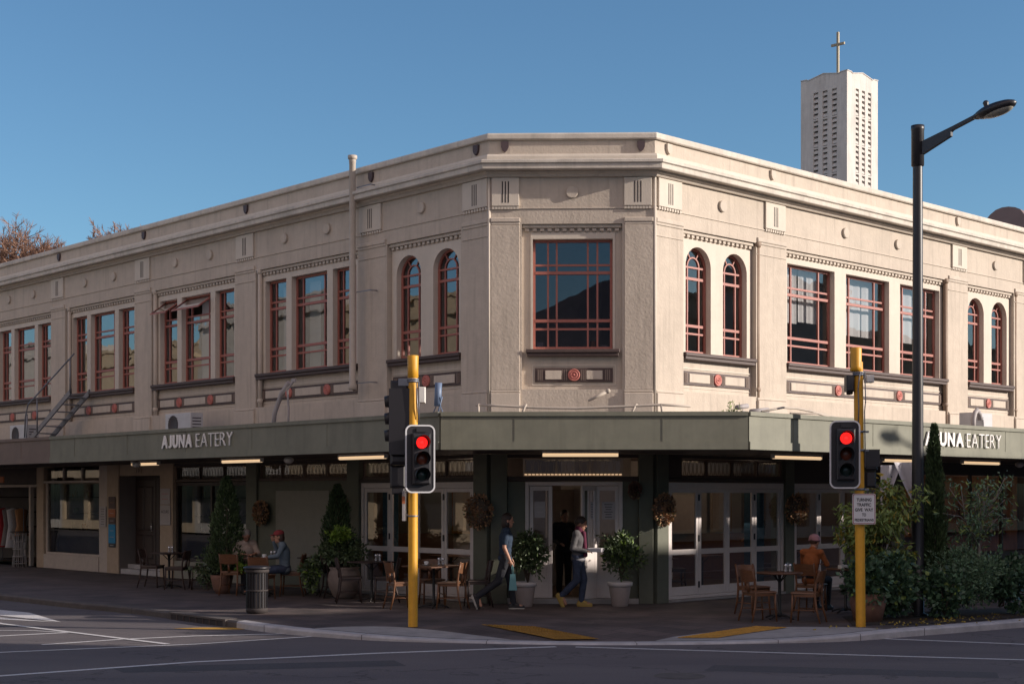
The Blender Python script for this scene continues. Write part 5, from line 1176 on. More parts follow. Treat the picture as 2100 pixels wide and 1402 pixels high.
# weeds
def leaf(mb, p, d, s, rnd, wf=.4, fold=.25):
    d = d.normalized(); u = d.cross(Vector((rnd.uniform(-1, 1), rnd.uniform(-1, 1), rnd.uniform(-1, 1))))
    if u.length < 1e-3: u = Vector((1, 0, 0))
    u.normalize(); n = u.cross(d); a = p+d*s*.5
    mb.quad(tuple(p), tuple(a+u*s*wf*.5+n*s*fold*.3), tuple(p+d*s), tuple(a-u*s*wf*.5+n*s*fold*.3))
def rvec(r): 
    while True:
        v = Vector((r.uniform(-1, 1), r.uniform(-1, 1), r.uniform(-1, 1)))
        if .05 < v.length < 1: return v
wd = MB(); r_ = random.Random(2)
for k in range(9):
    q = Vector((r_.uniform(-.25, .25), r_.uniform(-.1, .1), 0)); top = q+Vector((r_.uniform(-.15, .15), 0, r_.uniform(.12, .34))); wd.tube([q, top], .006, 4)
    for j in range(7): leaf(wd, q.lerp(top, r_.random()), rvec(r_), .07, r_)
tag(part('roof_weed', wd, 'leaf_mid', None, FR @ T(.25, -1.6, 3.32)), 'straggly weed growing on the canopy roof beside the broken pipe', 'plant')
# flue
fx = thing('flue_pipe', 'tall cream flue pipe strapped to the left facade and rising above the parapet', 'flue', X=FL @ T(-3.78, -.26, 4.1))
b = MB(); b.lathe([(.075, 0), (.085, .01), (.085, .10), (.066, .12), (.066, 4.55), (.072, 4.56), (.072, 4.62)], 18); b.lathe([(.08, 4.62), (.095, 4.64), (.095, 4.70), (.0, 4.71)], 18); part('pipe', b, 'pipe_cream', fx)
for z in (.12, 1.95, 4.05): b = MB(); b.box(.05, .5, .06, .075, z, z+.02); b.tube([(.5, .07, z+.01), (.5, .24, z+.01)], .012, 6); part('strap', b, 'steel', fx)
# fire stair
fs_ = thing('fire_stair', 'steep grey steel fire stair with handrail climbing from the canopy to a left window', 'stair', X=FL @ T(-16.6, -.9, 3.28))
b = MB(); S0, S1 = Vector((0, 0, 0)), Vector((1.25, .6, 1.32))
for dy in (-.26, .26):
    o1 = Vector((0, dy, 0)); d = S1-S0
    for k in range(1): b.add([tuple(S0+o1+Vector((0, 0, -.03))), tuple(S1+o1+Vector((0, 0, -.03))), tuple(S1+o1+Vector((0, 0, .12))), tuple(S0+o1+Vector((0, 0, .12))), tuple(S0+o1+Vector((.0, .04, -.03))), tuple(S1+o1+Vector((0, .04, -.03))), tuple(S1+o1+Vector((0, .04, .12))), tuple(S0+o1+Vector((0, .04, .12)))], [(0,1,2,3), (4,7,6,5), (3,2,6,7), (0,4,5,1)])
part('stringer', b, 'steel', fs_)
b = MB()
for k in range(7): q = S0.lerp(S1, (k+.6)/7.2); b.box(q.x-.1, q.x+.1, q.y-.22, q.y+.22, q.z, q.z+.025)
part('tread', b, 'steel', fs_)
b = MB(); h = Vector((0, -.26, .9)); b.tube([S0+Vector((-.1, -.26, .2)), S0+Vector((-.05, -.26, .75)), S0+h+Vector((.1, 0, .15)), S1+h, S1+h+Vector((.22, 0, .1))], .02, 8); b.tube([S1+Vector((0, -.26, 0)), S1+h], .02, 8); b.tube([S0.lerp(S1, .25)+Vector((0, -.26, 0)), S0.lerp(S1, .25)+h], .02, 8); b.tube([S0+Vector((0, -.26, 0)), S0+h*.9], .02, 8)
part('handrail', b, 'steel', fs_)

# ---- notices, plates
def plate(name, F, x, y, z, w_, h, m, lab, cat='notice', lines=0, t=.012, lm='ink', texts=()):
    s = thing(name, lab, cat, X=F @ T(x, y, z)); b = MB(); b.bbox(-w_/2, w_/2, -t, 0, -h/2, h/2, .003); part('plate', b, m, s)
    if lines:
        l = MB(); r = random.Random(int(abs(x)*100))
        for k in range(lines): zz = h/2-h*(k+1)/(lines+1); q = w_*.36*r.uniform(.6, 1); l.box(-q, q, -t-.002, -t-.0005, zz-.006, zz+.006)
        part('printed_lines', l, lm, s)
    for (tx, sz, zz, wd_) in texts: text_part('lettering', tx, sz, lm, s, T(-wd_/2, -t-.002, zz), ext=.0005, width=wd_, height=sz*.7)
    return s
plate('notice', FL, -14.63, -.02, 1.43, .34, .52, 'paper', 'framed white notice on the pale wall left of the coloured plates', lines=7)
plate('wall_plate', FL, -14.10, -.045, 1.79, .34, .30, 'brown_sign', 'brown plate at the top of the stack beside the recessed doorway', lines=1, lm='wood_warm')
plate('wall_plate', FL, -14.10, -.045, 1.52, .36, .20, 'orange_sign', 'orange plate in the stack beside the recessed doorway', lines=1, lm='paper')
plate('wall_plate', FL, -14.10, -.045, 1.33, .34, .16, 'brown_sign', 'small brown plate between the orange and blue plates', lines=1, lm='paper')
plate('wall_plate', FL, -14.10, -.045, 1.00, .36, .48, 'blue_sign', 'bright blue plate beside the recessed doorway', lines=2, lm='paper')
plate('wall_plate', FL, -14.10, -.045, .71, .34, .10, 'ink', 'thin dark plate below the blue plate', lines=1, lm='paper')
plate('notice', FL, -11.47, -.045, 1.95, .46, .38, 'paper', 'pale notice at the top of the pier right of the doorway', lines=2, lm='medal')
plate('notice', FL, -11.47, -.045, 1.50, .48, .48, 'paper', 'lower pale notice with large dark capitals on the pier right of the doorway', texts=(('ACURE', .10, .05, .36),), lines=0)
plate('house_number', FL, -12.85, -.02, 2.58, .36, .14, 'beige', 'small dark street number above the recessed doorway', texts=(('19', .14, -.05, .16),))
plate('notice', FC, .93, .115, 1.72, .20, .30, 'paper', 'white notice taped to the left glass of the corner entrance', lines=2, lm='pot_rim')
plate('notice', FC, 2.19, .115, 1.70, .24, .32, 'paper', 'pale notice taped to the right glass of the corner entrance', lines=6)
plate('hanging_sign', FL, -19.0, -.9, 2.40, 1.0, .16, 'orange_sign', 'dull orange board hanging under the canopy at the far left shop', cat='sign', t=.03)

# ---- wreaths
def wreath(F, x, y, z, rx, rz_, lab, seed, thick=.10, m='wreath', hole=True):
    s = thing('wreath', lab, 'wreath', X=F @ T(x, y, z), group='dried flower wreaths'); r = random.Random(seed); b = MB(); b2 = MB(); b3 = MB()
    for k in range(900):
        t = r.uniform(0, 2*math.pi); ph = r.uniform(0, 2*math.pi); q = thick*r.uniform(.6, 1.05)
        c = Vector((rx-thick, 0, rz_-thick)); p = Vector(((rx-thick+q*math.cos(ph))*math.cos(t), -.08-q*.8*math.sin(ph), (rz_-thick+q*math.cos(ph))*math.sin(t)))
        leaf(b if r.random() < .75 or p.z > 0 else b2, p, Vector((math.cos(ph)*math.cos(t), -math.sin(ph), math.cos(ph)*math.sin(t)))+rvec(r)*.8, .06, r, .7)
    n = 20; b3.tube([((rx-thick)*math.cos(2*math.pi*i/n), -.08, (rz_-thick)*math.sin(2*math.pi*i/n)) for i in range(n+1)], thick*.75, 8, cap=False)
    part('ring', b3, 'bark', s); part('dried_flower', b, m, s)
    if b2.f: part('dried_leaf', b2, 'wreath_green', s)
wreath(FL, -7.30, -.03, 1.59, .22, .25, 'brown wreath on the green pier left of the seated couple', 1)
wreath(FL, -4.42, -.0, 1.72, .20, .24, 'brown wreath on the dark wall behind the second tall conifer', 2)
wreath(FL, -.15, -.05, 1.68, .32, .31, 'full bushy wreath on the pier left of the corner entrance', 3, .155)
wreath(FR, .12, -.05, 1.72, .25, .28, 'brown woven wreath on the pier right of the corner entrance', 4, .10)
wreath(FR, 4.20, -.05, 1.70, .28, .30, 'dark full wreath on the pier between the two right folding doors', 5, .14)
wreath(FC, 2.66, -.05, 2.07, .09, .13, 'small terracotta coloured wall ornament right of the entrance door', 6, .05, 'terracotta')

# ---- litter bin
bn = thing('litter_bin', 'black slatted steel litter bin with flat lid on the pavement by the kerb', 'litter bin', X=T(-4.30, 24.5, 0) @ Matrix.Diagonal((.84, .84, .88, 1)))
b = MB(); n = 24
for k in range(n):
    a = 2*math.pi*k/n; X = RZ(a); b.box(.205, .218, -.011, .011, .1, .78, X)
part('slat', b, 'bin_metal', bn)
b = MB(); b.lathe([(.16, .0), (.21, .02), (.22, .06), (.22, .10), (.20, .11)], 28); b.lathe([(.21, .42), (.222, .425), (.222, .45), (.21, .455)], 28); b.lathe([(.21, .77), (.24, .785), (.245, .82), (.23, .84)], 28); b.lathe([(.185, .08), (.185, .8)], 24); part('liner', b, 'slot', bn)
b = MB(); b.lathe([(.24, .84), (.27, .86), (.27, .885), (.20, .905), (.0, .915)], 28); part('lid', b, 'black_metal', bn)

# ---- chairs and tables
def chair(m='chair_wood', lab='', X=I4):
    """front faces +x, origin on the ground"""
    c = thing('cafe_chair', lab, 'chair', X=X, group='wooden cafe chairs on the pavement'); h = .455
    s = MB(); pts = [(-.20, -.19), (.19, -.215), (.22, -.17), (.225, 0), (.22, .17), (.19, .215), (-.20, .19)]
    s.add([(x, y, h) for x, y in pts]+[(x*.97, y*.97, h+.022) for x, y in pts]+[(0, 0, h+.014)], [tuple(reversed(range(7)))]+[(i, (i+1) % 7, 7+(i+1) % 7, 7+i) for i in range(7)]+[(7+i, 7+(i+1) % 7, 14) for i in range(7)])
    s.box(.16, .18, -.17, .17, h-.05, h-.001); s.box(-.18, -.16, -.15, .15, h-.05, h-.001); s.box(-.16, .16, -.185, -.165, h-.05, h-.001); s.box(-.16, .16, .165, .185, h-.05, h-.001)
    part('seat', s, m, c)
    for y in (-.18, .18):
        l = MB(); l.tube([(.18, y, h-.002), (.185, y, .25), (.205, y*1.06, 0)], [.019, .018, .013], 8); part('leg', l, m, c)
    for y in (-.18, .18):
        l = MB(); l.tube([(-.26, y*1.05, 0), (-.20, y, .22), (-.175, y*.98, h), (-.20, y, .65), (-.245, y*1.03, .83)], [.013, .018, .020, .018, .014], 8); part('leg', l, m, c)
    b = MB(); n = 10
    def bp(i, z, d): 
        y = -.205+.41*i/n; return (-.20-.055*(1-(y/.205)**2)-(z-.62)*.22+d, y, z)
    zc = lambda i: .62+.03*(abs(i/n-.5)*2)**2; zt = lambda i: .82-.012*(abs(i/n-.5)*2)**2
    for i in range(n):
        a = [bp(i, zc(i), 0), bp(i+1, zc(i+1), 0), bp(i+1, zt(i+1), 0), bp(i, zt(i), 0)]; d = [bp(i, zc(i), .014), bp(i+1, zc(i+1), .014), bp(i+1, zt(i+1), .014), bp(i, zt(i), .014)]
        b.quad(*reversed(a)); b.quad(*d); b.quad(a[3], d[3], d[2], a[2]); b.quad(a[0], a[1], d[1], d[0])
    part('backrest', b, m, c)
    b = MB(); b.tube([(-.19, 0, h+.01), (-.215, 0, .64)], [.03, .026], 6); part('back_splat', b, m, c)
    for y in (-.18, .18): b = MB(); b.tube([(.19, y, .2), (-.2, y, .2)], .010, 6); part('stretcher', b, m, c)
    return c
def CX(x, y, deg): return T(x, y, 0) @ RZ(rad(deg))
c0 = chair('chair_wood', 'wooden chair with its back to the camera left of the round table', CX(3.90, 22.95, 25))
cd = chair('chair_dark', 'dark chair left of the small table by the recessed doorway', CX(-7.75, 31.3, -10))
for X, lab in ((CX(4.62, 22.75, 152), 'wooden chair in side view in front of the round table by the right pole'), (CX(4.02, 24.2, -60), 'wooden chair behind the round table with only its back showing'), (CX(5.12, 24.9, 50), 'chair under the person in orange with a pink hat'),
               (CX(-1.95, 25.45, 25), 'wooden chair just left of the left traffic pole'), (CX(-1.05, 25.35, 160), 'wooden chair with bright wood right of the left traffic pole'), (CX(-1.45, 26.3, -75), 'wooden chair behind the cafe table by the left pole'),
               (CX(-5.55, 28.95, 75), 'chair with its back to the camera in front of the man in the cream shirt'), (CX(-4.75, 27.6, 80), 'wooden chair with its back to the camera before the woman in red cap'), (CX(-5.7, 30.1, -70), 'chair holding the man in the cream shirt'), (CX(-4.35, 28.7, 180), 'chair holding the woman in the red cap')):
    dup(c0, X, lab)
for X, lab in ((CX(-7.05, 30.6, 170), 'dark chair seen sideways right of the small table by the doorway'), (CX(-6.6, 30.75, 200), 'dark chair beside the first tall conifer under the shop window'), (CX(-.62, 25.9, 190), 'dark chair against the white door leaf left of the corner pier'), (CX(-2.35, 27.0, 185), 'dark chair at the iron table behind the left pole'), (CX(-3.0, 26.9, 10), 'dark chair left of the iron table near the big urn'),
               (CX(-3.45, 28.3, 20), 'dark chair between the woman in the red cap and the urn'), (CX(8.75, 26.3, 60), 'dark chair at the far right beyond the shrubs'), (CX(9.25, 26.9, 120), 'dark chair at the right edge of the photo behind the other dark chair')):
    dup(cd, X, lab)
def table(lab, x, y, r=.36, m='table_wood', square=False, rz=0):
    t = thing('cafe_table', lab, 'table', x, y, 0, rad(rz), 'small cafe tables on the pavement'); b = MB()
    if square: b.bbox(-r, r, -r, r, .725, .75, .006)
    else: b.lathe([(0, .725), (r-.01, .725), (r, .735), (r, .747), (r-.005, .752), (0, .752)], 30)
    part('tabletop', b, m, t); b = MB(); b.lathe([(.04, .724), (.025, .68), (.025, .12), (.05, .06), (.03, .03)], 12)
    for k in range(4):
        a = rad(45+90*k); b.tube([(0, 0, .07), (.16*math.cos(a), .16*math.sin(a), .05), (.27*math.cos(a), .27*math.sin(a), .012)], [.022, .018, .014], 6); b.tube([(.02*math.cos(a), .02*math.sin(a), .6), (.14*math.cos(a), .14*math.sin(a), .72)], .010, 5)
    part('pedestal', b, 'iron', t); return t
table('round wooden table by the right yellow pole', 4.30, 23.35, .37); table('dark table beside the person in orange', 5.65, 24.6, .33); table('cafe table behind the left yellow pole', -1.38, 25.6, .40, square=True, rz=44)
table('iron legged cafe table between the urn and the left pole', -2.62, 27.15, .33, 'chair_dark', True, 44); table('cafe table of the seated couple', -4.95, 28.75, .36); table('small table by the recessed doorway', -7.35, 31.15, .30, 'chair_dark', True, 44); table('dark table right of the seated woman', -3.85, 28.9, .3, 'chair_dark', True, 44)
for k, (F_, x, y, lab) in enumerate(((FR, 1.5, 1.3, 'small table inside behind the first right folding door'), (FR, 3.2, 1.5, 'small table inside at the right end of the first folding door'), (FR, 6.3, 1.4, 'small table inside behind the second right folding door'), (FL, -1.0, 1.6, 'small table inside by the corner pier of the left folding door'), (FL, -2.9, 1.6, 'small table inside behind the left folding door'))):
    p_ = wl(F_, x, y); table(lab, p_.x, p_.y, .34, 'table_wood', True, 44)
    dup(cd, CX(p_.x-.55, p_.y+.2, 5)); 
for o_ in [o for o in bpy.data.objects if o.type == 'EMPTY' and o.name.startswith('cafe_chair') and o.get('label', '').startswith('dark chair left of the small table by the recessed doorway') and o is not cd]:
    i_ = sum(1 for q in bpy.data.objects if q.get('label', '').startswith('dark chair inside')); o_['label'] = 'dark chair inside '+['left of the first table behind the right folding door', 'left of the second table behind the right folding door', 'left of the table behind the second right folding door', 'left of the table near the corner pier', 'at the table far left behind the left folding door'][i_]
def shakers(x, y, z, lab):
    s = thing('condiment_set', lab, 'condiments', x, y, z); b = MB()
    for dx in (-.035, .035): b.lathe([(0, 0), (.024, 0), (.026, .02), (.02, .09), (.024, .1), (.024, .125), (.0, .14)], 12, T(dx, 0, 0))
    b.tube([(0, 0, 0), (0, 0, .16)], .004, 6); part('shaker', b, 'chrome', s)
shakers(4.42, 23.28, .753, 'salt and pepper shakers on the round table by the right pole'); shakers(-1.25, 25.6, .753, 'salt and pepper shakers on the table behind the left pole'); shakers(-2.50, 27.1, .753, 'white shaker pair on the iron legged table'); shakers(-4.70, 28.6, .753, 'shakers between the seated couple'); shakers(-7.3, 31.1, .753, 'shakers on the small table by the doorway')
def cup(x, y, z, lab):
    b = MB(); b.lathe([(.0, .012), (.07, .016), (.075, .02), (.03, .0)], 16); b.lathe([(.025, .012), (.03, .02), (.042, .06), (.042, .075), (.038, .075), (.03, .03)], 16); tag(part('coffee_cup', b, 'cup', None, T(x, y, z)), lab, 'cup')
cup(-4.85, 28.45, .753, 'white cup on the table in front of the woman in the red cap'); cup(-1.5, 25.45, .753, 'white cup on the table behind the left pole'); cup(-3.75, 28.7, .753, 'white cup on the dark table near the urn')
b = MB(); b.bbox(-.12, .12, -.06, .06, 0, .06, .01); tag(part('napkin_tray', b, 'plastic_white', None, T(5.62, 24.45, .753) @ RZ(.3)), 'pale tray on the table beside the person in orange', 'tray')

# ================================================================ PLANTS
def cone_conifer(name, x, y, h, r, lab, seed, z0=0, n=5200, base=.12, m='leaf_conifer'):
    s = thing(name, lab, 'conifer', x, y, z0); rn = random.Random(seed); b = MB(); tk = MB()
    tk.tube([(0, 0, 0), (0, 0, h*.9)], [.035, .01], 6); part('trunk', tk, 'bark', s)
    lumps = [(rn.uniform(0, 6.28), rn.uniform(.05, 1), rn.uniform(.5, 1.0)) for _ in range(60)]
    for k in range(n):
        t = rn.random()**1.25; z = base+(h-base)*t; a = rn.uniform(0, 6.283)
        rr = r*(math.sin(math.pi*min(1, (t*.92+.08))**.62)**.8 if t < .35 else (1-t)**.72*1.22) 
        rr = r*min(1, (t+.10)*4.5)*(1-t)**.62
        w_ = 1+.16*math.sin(a*3+z*9)+.13*math.sin(a*5-z*17)+rn.uniform(-.12, .1)
        q = rr*w_*(rn.random()**.25)
        p = Vector((q*math.cos(a), q*math.sin(a), z)); d = Vector((math.cos(a)*.55, math.sin(a)*.55, 1.0))+rvec(rn)*.45; leaf(b, p, d, rn.uniform(.05, .095), rn, .42)
    part('foliage', b, m, s); return s
def bush(name, cat, x, y, z, rx, ry, rz_, lab, seed, n=2500, m='leaf_dark', size=.06, wf=.5, m2=None, f2=.0, clump=26, stems=True, X=None, group=None, hollow=.35, droop=0.0):
    s = thing(name, lab, cat, x, y, z, 0, group, X); rn = random.Random(seed); b = MB(); b2 = MB(); cl = []
    for k in range(clump):
        v = rvec(rn).normalized()*rn.uniform(hollow, 1.0); cl.append((Vector((v.x*rx*.82, v.y*ry*.82, v.z*rz_*.86)), rn.uniform(.16, .34)*min(rx, rz_)*1.35))
    for k in range(n):
        c, q = rn.choice(cl); p = c+rvec(rn)*q
        if p.z < -rz_*1.02: p.z = -rz_*rn.uniform(.8, 1)
        d = (p-c)*1.0+rvec(rn)*.12+Vector((0, 0, .02-droop)); tgt = b2 if (m2 and rn.random() < f2) else b
        leaf(tgt, p, d, size*rn.uniform(.5, 1.45), rn, wf)
    for k in range(int(clump*.5)):
        v = rvec(rn).normalized(); v.z = abs(v.z)*.8 if rn.random() < .7 else v.z; p0 = Vector((v.x*rx*.8, v.y*ry*.8, v.z*rz_*.8)); L0 = rn.uniform(.12, .3)*min(rx, rz_)*1.3
        for j in range(7):
            p = p0+(v+Vector((0, 0, .25)))*L0*(j/6)*1.2
            if p.z > -rz_: leaf(b, p, v+rvec(rn)*.8, size*rn.uniform(.6, 1.15), rn, wf)
    if stems:
        t = MB()
        for c, q in cl[:14]: t.tube([(0, 0, -rz_), tuple(c*.4+Vector((0, 0, -rz_*.3))), tuple(c)], [.012, .009, .005], 4)
        part('stem', t, 'bark', s)
    part('foliage', b, m, s)
    if b2.f: part('bright_foliage', b2, m2, s)
    return s
def pot(x, y, z, prof, m, lab, rim=None, cat='pot', name='plant_pot', n=28):
    s = thing(name, lab, cat, x, y, z); b = MB(); b.lathe(prof, n); top = prof[-1]; b.lathe([(0, top[1]-.04), (top[0], top[1]-.03)], 20, mi=1); part('body', b, [m, 'soil'], s)
    if rim: q = MB(); q.lathe(rim, n); part('rim', q, 'pot_rim', s)
    return s
# tall conifers left
pot(-5.85, 29.3, 0, [(.0, .0), (.12, 0), (.18, .12), (.22, .3), (.23, .38), (.20, .38), (.19, .32)], 'terracotta', 'clay pot of the first tall conifer behind the seated man')
cone_conifer('conifer', -5.75, 29.3, 2.02, .43, 'tall dark conifer under the shop window left of the seated man', 11, .3, 6000)
bush('shrub', 'shrub', -6.15, 29.4, .42, .38, .3, .36, 'low leafy growth round the foot of the first tall conifer', 21, 900, 'leaf_dark', .07)
bush('shrub', 'shrub', -5.4, 28.9, .52, .14, .12, .1, 'small bright tuft in the clay pot behind the seated man', 22, 220, 'leaf_bright', .06)
pot(-3.22, 27.9, 0, [(0, 0), (.16, 0), (.22, .06), (.30, .23), (.325, .38), (.29, .52), (.27, .56), (.30, .60), (.27, .61), (.25, .56)], 'stone_pot', 'big weathered stone urn under the second conifer', name='stone_urn', cat='urn')
cone_conifer('conifer', -3.42, 28.5, 1.90, .42, 'second tall dark conifer rising behind the big urn', 12, .25, 6000)
bush('shrub', 'shrub', -3.20, 27.85, .92, .50, .4, .34, 'dark spreading shrub in the big urn', 23, 2000, 'leaf_dark', .075, droop=.05)
bush('shrub', 'shrub', -3.28, 27.75, 1.22, .26, .2, .17, 'bright yellow green leaves on top of the urn planting', 24, 700, 'leaf_bright', .07)
bush('shrub', 'shrub', -3.85, 27.9, .52, .24, .25, .42, 'trailing foliage hanging down left of the big urn', 25, 1000, 'leaf_dark', .08, m2='leaf_bright', f2=.12, droop=.08)
# door pots
pp = [(0, 0), (.14, 0), (.145, .01), (.20, .36)]; rm = [(.20, .36), (.225, .365), (.23, .43), (.215, .44), (.19, .44), (.185, .38)]
pot(.22, 25.95, 0, pp+[(.19, .40)], 'pot_white', 'tapered pale plant pot left of the entrance behind the walking man', rm); pot(1.93, 26.0, 0, pp+[(.19, .40)], 'pot_white', 'tapered pale plant pot right of the entrance', rm)
bush('potted_shrub', 'shrub', .28, 25.95, .92, .34, .30, .50, 'dense dark shrub in the left entrance pot', 31, 2300, 'leaf_dark', .07)
bush('potted_shrub', 'shrub', 1.95, 26.0, .93, .40, .32, .48, 'dark glossy shrub in the right entrance pot', 32, 2500, 'leaf_dark', .07, m2='leaf_bright', f2=.10)
# right planting
pot(5.62, 22.95, 0, [(0, 0), (.22, 0), (.27, .25), (.30, .44), (.27, .44), (.26, .40)], 'terracotta', 'large brown tub at the foot of the ivy beside the right yellow pole', name='plant_tub', cat='tub')
bush('ivy_mound', 'ivy', 6.0, 23.35, .62, .62, .55, .52, 'trailing dark ivy mound between the right yellow pole and the black lamp post', 41, 5200, 'leaf_ivy', .085, .75, m2='leaf_mid', f2=.08, clump=44)
bush('ivy_mound', 'ivy', 5.55, 22.85, .62, .36, .3, .34, 'ivy spilling over the large brown tub by the right yellow pole', 42, 1700, 'leaf_ivy', .085, .75, m2='leaf_bright', f2=.05, clump=22)
def small_tree(name, x, y, z, h, crown, lab, seed, m, m2, f2, n, size, trunk_m='bark', drop=.25):
    s = thing(name, lab, 'tree', x, y, z); rn = random.Random(seed); tk = MB(); b = MB(); b2 = MB(); rx, ry, rz_, cz = crown
    tk.tube([(0, 0, 0), (.03, 0, h*.35), (0, .02, h*.62)], [.035, .028, .02], 6); ends = []
    for k in range(26):
        v = rvec(rn).normalized()*rn.uniform(.55, 1.05); e = Vector((v.x*rx, v.y*ry, cz+v.z*rz_)); s0 = Vector((0, 0, h*rn.uniform(.3, .62))); md = s0.lerp(e, .5)+rvec(rn)*.08+Vector((0, 0, .06))
        tk.tube([s0, md, e], [.014, .010, .005], 4); ends += [(md, .5), (e, 1), (e, 1), (s0.lerp(e, .75), .8)]
    for k in range(n):
        c, q = rn.choice(ends); p = c+rvec(rn)*.19; d = Vector((rn.uniform(-1, 1), rn.uniform(-1, 1), rn.uniform(-1.1, .4)-drop)); leaf(b2 if rn.random() < f2 else b, p, d, size*rn.uniform(.7, 1.3), rn, .32)
    part('trunk', tk, trunk_m, s); part('crown', b, m, s)
    if b2.f: part('yellow_leaves', b2, m2, s)
small_tree('small_tree', 6.05, 23.7, .4, 1.5, (.72, .5, .80, 1.20), 'small drooping tree with yellowing leaves between the signal and the lamp post', 51, 'leaf_mid', 'leaf_yellow', .14, 3000, .125)
cone_conifer('conifer', 7.06, 24.3, 2.58, .225, 'slim pencil conifer immediately right of the black lamp post', 13, .55, 9000, .0)
bush('clipped_shrub', 'shrub', 7.45, 23.85, .66, .72, .6, .50, 'broad rounded green shrub right of the black lamp post', 43, 7000, 'leaf_blue', .055, .45, clump=60, hollow=.5)
bush('ivy_mound', 'ivy', 8.15, 24.3, .60, .52, .5, .48, 'dark bluish ivy at the right end of the planting', 44, 3200, 'leaf_ivy', .085, .7, clump=36)
bush('ivy_mound', 'ivy', 6.95, 23.35, .42, .50, .35, .36, 'low ivy at the foot of the black lamp post', 45, 2400, 'leaf_ivy', .08, .75, m2='leaf_mid', f2=.06, clump=26)
bush('ivy_mound', 'ivy', 8.7, 24.15, .13, .55, .35, .13, 'low ground ivy running right along the kerb', 46, 1100, 'leaf_ivy', .075, .7, clump=20)
small_tree('small_tree', 7.75, 24.2, .5, 1.6, (.72, .45, .62, 1.30), 'thin pale stemmed young tree with sparse leaves right of the pencil conifer', 52, 'leaf_blue', 'leaf_mid', .25, 1000, .10, 'bark_pale', .1)
lit_ = MB(); rn = random.Random(77)
for k in range(170): leaf(lit_, Vector((rn.gauss(0, 1.2), rn.gauss(0, .22), 0)), rvec(rn)*Vector((1, 1, .15)).length*.5+Vector((rn.uniform(-1, 1), rn.uniform(-1, 1), .1)), .05, rn, .5)
tag(part('leaf_litter', lit_, 'leaf_yellow', None, T(6.9, 22.95, .012) @ RZ(rad(38))), 'scattered fallen leaves along the back of the right kerb', 'leaf litter', kind='stuff')
bd_ = MB(); bd_.quad((5.2, 22.2, .006), (6.6, 22.5, .006), (8.4, 23.75, .006), (9.6, 25.2, .006), (8.6, 25.6, .006), (6.6, 24.6, .006), (5.4, 23.8, .006)); struct('planting_bed', bd_, 'soil')
# white cloth drops
def cloth(x, y, z, w_, h, lab, seed, flip=1):
    b = MB(); nx, nz = 8, 10
    def pt(i, j):
        u, v = i/nx, j/nz; wd_ = w_*(1-v)**.8; xx = flip*(u*wd_); return (xx, .05*math.sin(u*9+seed), -h*v)
    for i in range(nx):
        for j in range(nz): b.quad(pt(i, j), pt(i+1, j), pt(i+1, j+1), pt(i, j+1))
    o = part('shade_cloth', b, 'fabric_white', None, T(x, y, z)); md = o.modifiers.new('t', 'SOLIDIFY'); md.thickness = .008; tag(o, lab, 'cloth')
cloth(6.35, 25.0, 2.50, .34, .75, 'white cloth drape hanging under the canopy behind the yellowing tree', 1); cloth(6.98, 25.0, 2.55, .42, .80, 'white cloth drape hanging under the canopy just left of the black lamp post', 2, -1)
# clothes and rail at far left
rk = thing('clothes_rail', 'clothes rail standing in the open shop front at the far left edge', 'rail', X=FL @ T(-21.15, .55, .06)); b = MB(); b.tube([(-.7, 0, 0), (-.7, 0, 1.55), (.7, 0, 1.55), (.7, 0, 0)], .016, 6); b.tube([(-.7, -.25, 0.02), (-.7, .25, .02)], .016, 6); b.tube([(.7, -.25, 0.02), (.7, .25, .02)], .016, 6); part('frame', b, 'steel', rk)
for k, (x, m_, l_, lab) in enumerate(((-.62, 'red_dress', 1.15, 'long red dress hanging in the far left shop front'), (-.30, 'grey_dress', 1.1, 'grey dress hanging next to the red dress'), (.0, 'fabric_white', 1.15, 'pale long dress hanging in the far left shop front'), (.30, 'grey_dress', .9, 'short grey top hanging right of the pale dress'), (.55, 'wood_warm', .8, 'brown garment at the right end of the clothes rail'))):
    b = MB(); ring_ = lambda z, a, c: [(a*math.cos(2*math.pi*i/12)*(1+.12*(i % 2)), c*math.sin(2*math.pi*i/12), z) for i in range(12)]
    zs_ = [(0, .03, .03), (-.06, .05, .2), (-.25, .06, .17), (-.5, .06, .14), (-l_, .09, .24)]
    vs = []; fs2 = []
    for z, a, c in zs_: vs += ring_(z, a, c)
    for i in range(len(zs_)-1):
        for j in range(12): fs2.append((i*12+j, i*12+(j+1) % 12, (i+1)*12+(j+1) % 12, (i+1)*12+j))
    b.add(vs, fs2, None, 0, True); tag(part('hanging_garment', b, m_, None, FL @ T(-21.15+x, .55, 1.6)), lab, 'garment')
ws = thing('wicker_stand', 'dark wicker display stand outside the far left shop beside its window', 'stand', X=FL @ T(-18.75, -.35, 0)); b = MB()
for a in range(10): t = 2*math.pi*a/10; b.tube([(.2*math.cos(t), .2*math.sin(t), 0), (.14*math.cos(t), .14*math.sin(t), .5), (.2*math.cos(t), .2*math.sin(t), .95)], .012, 5)
for z in (.1, .3, .5, .7, .9): b.tube([(.18*math.cos(i*math.pi/8), .18*math.sin(i*math.pi/8), z) for i in range(17)], .012, 5, cap=False)
part('frame', b, 'pipe_grey', ws); b = MB(); b.lathe([(0, .95), (.26, .95), (.26, .98), (0, .99)], 20); part('top', b, 'wood_dark', ws)

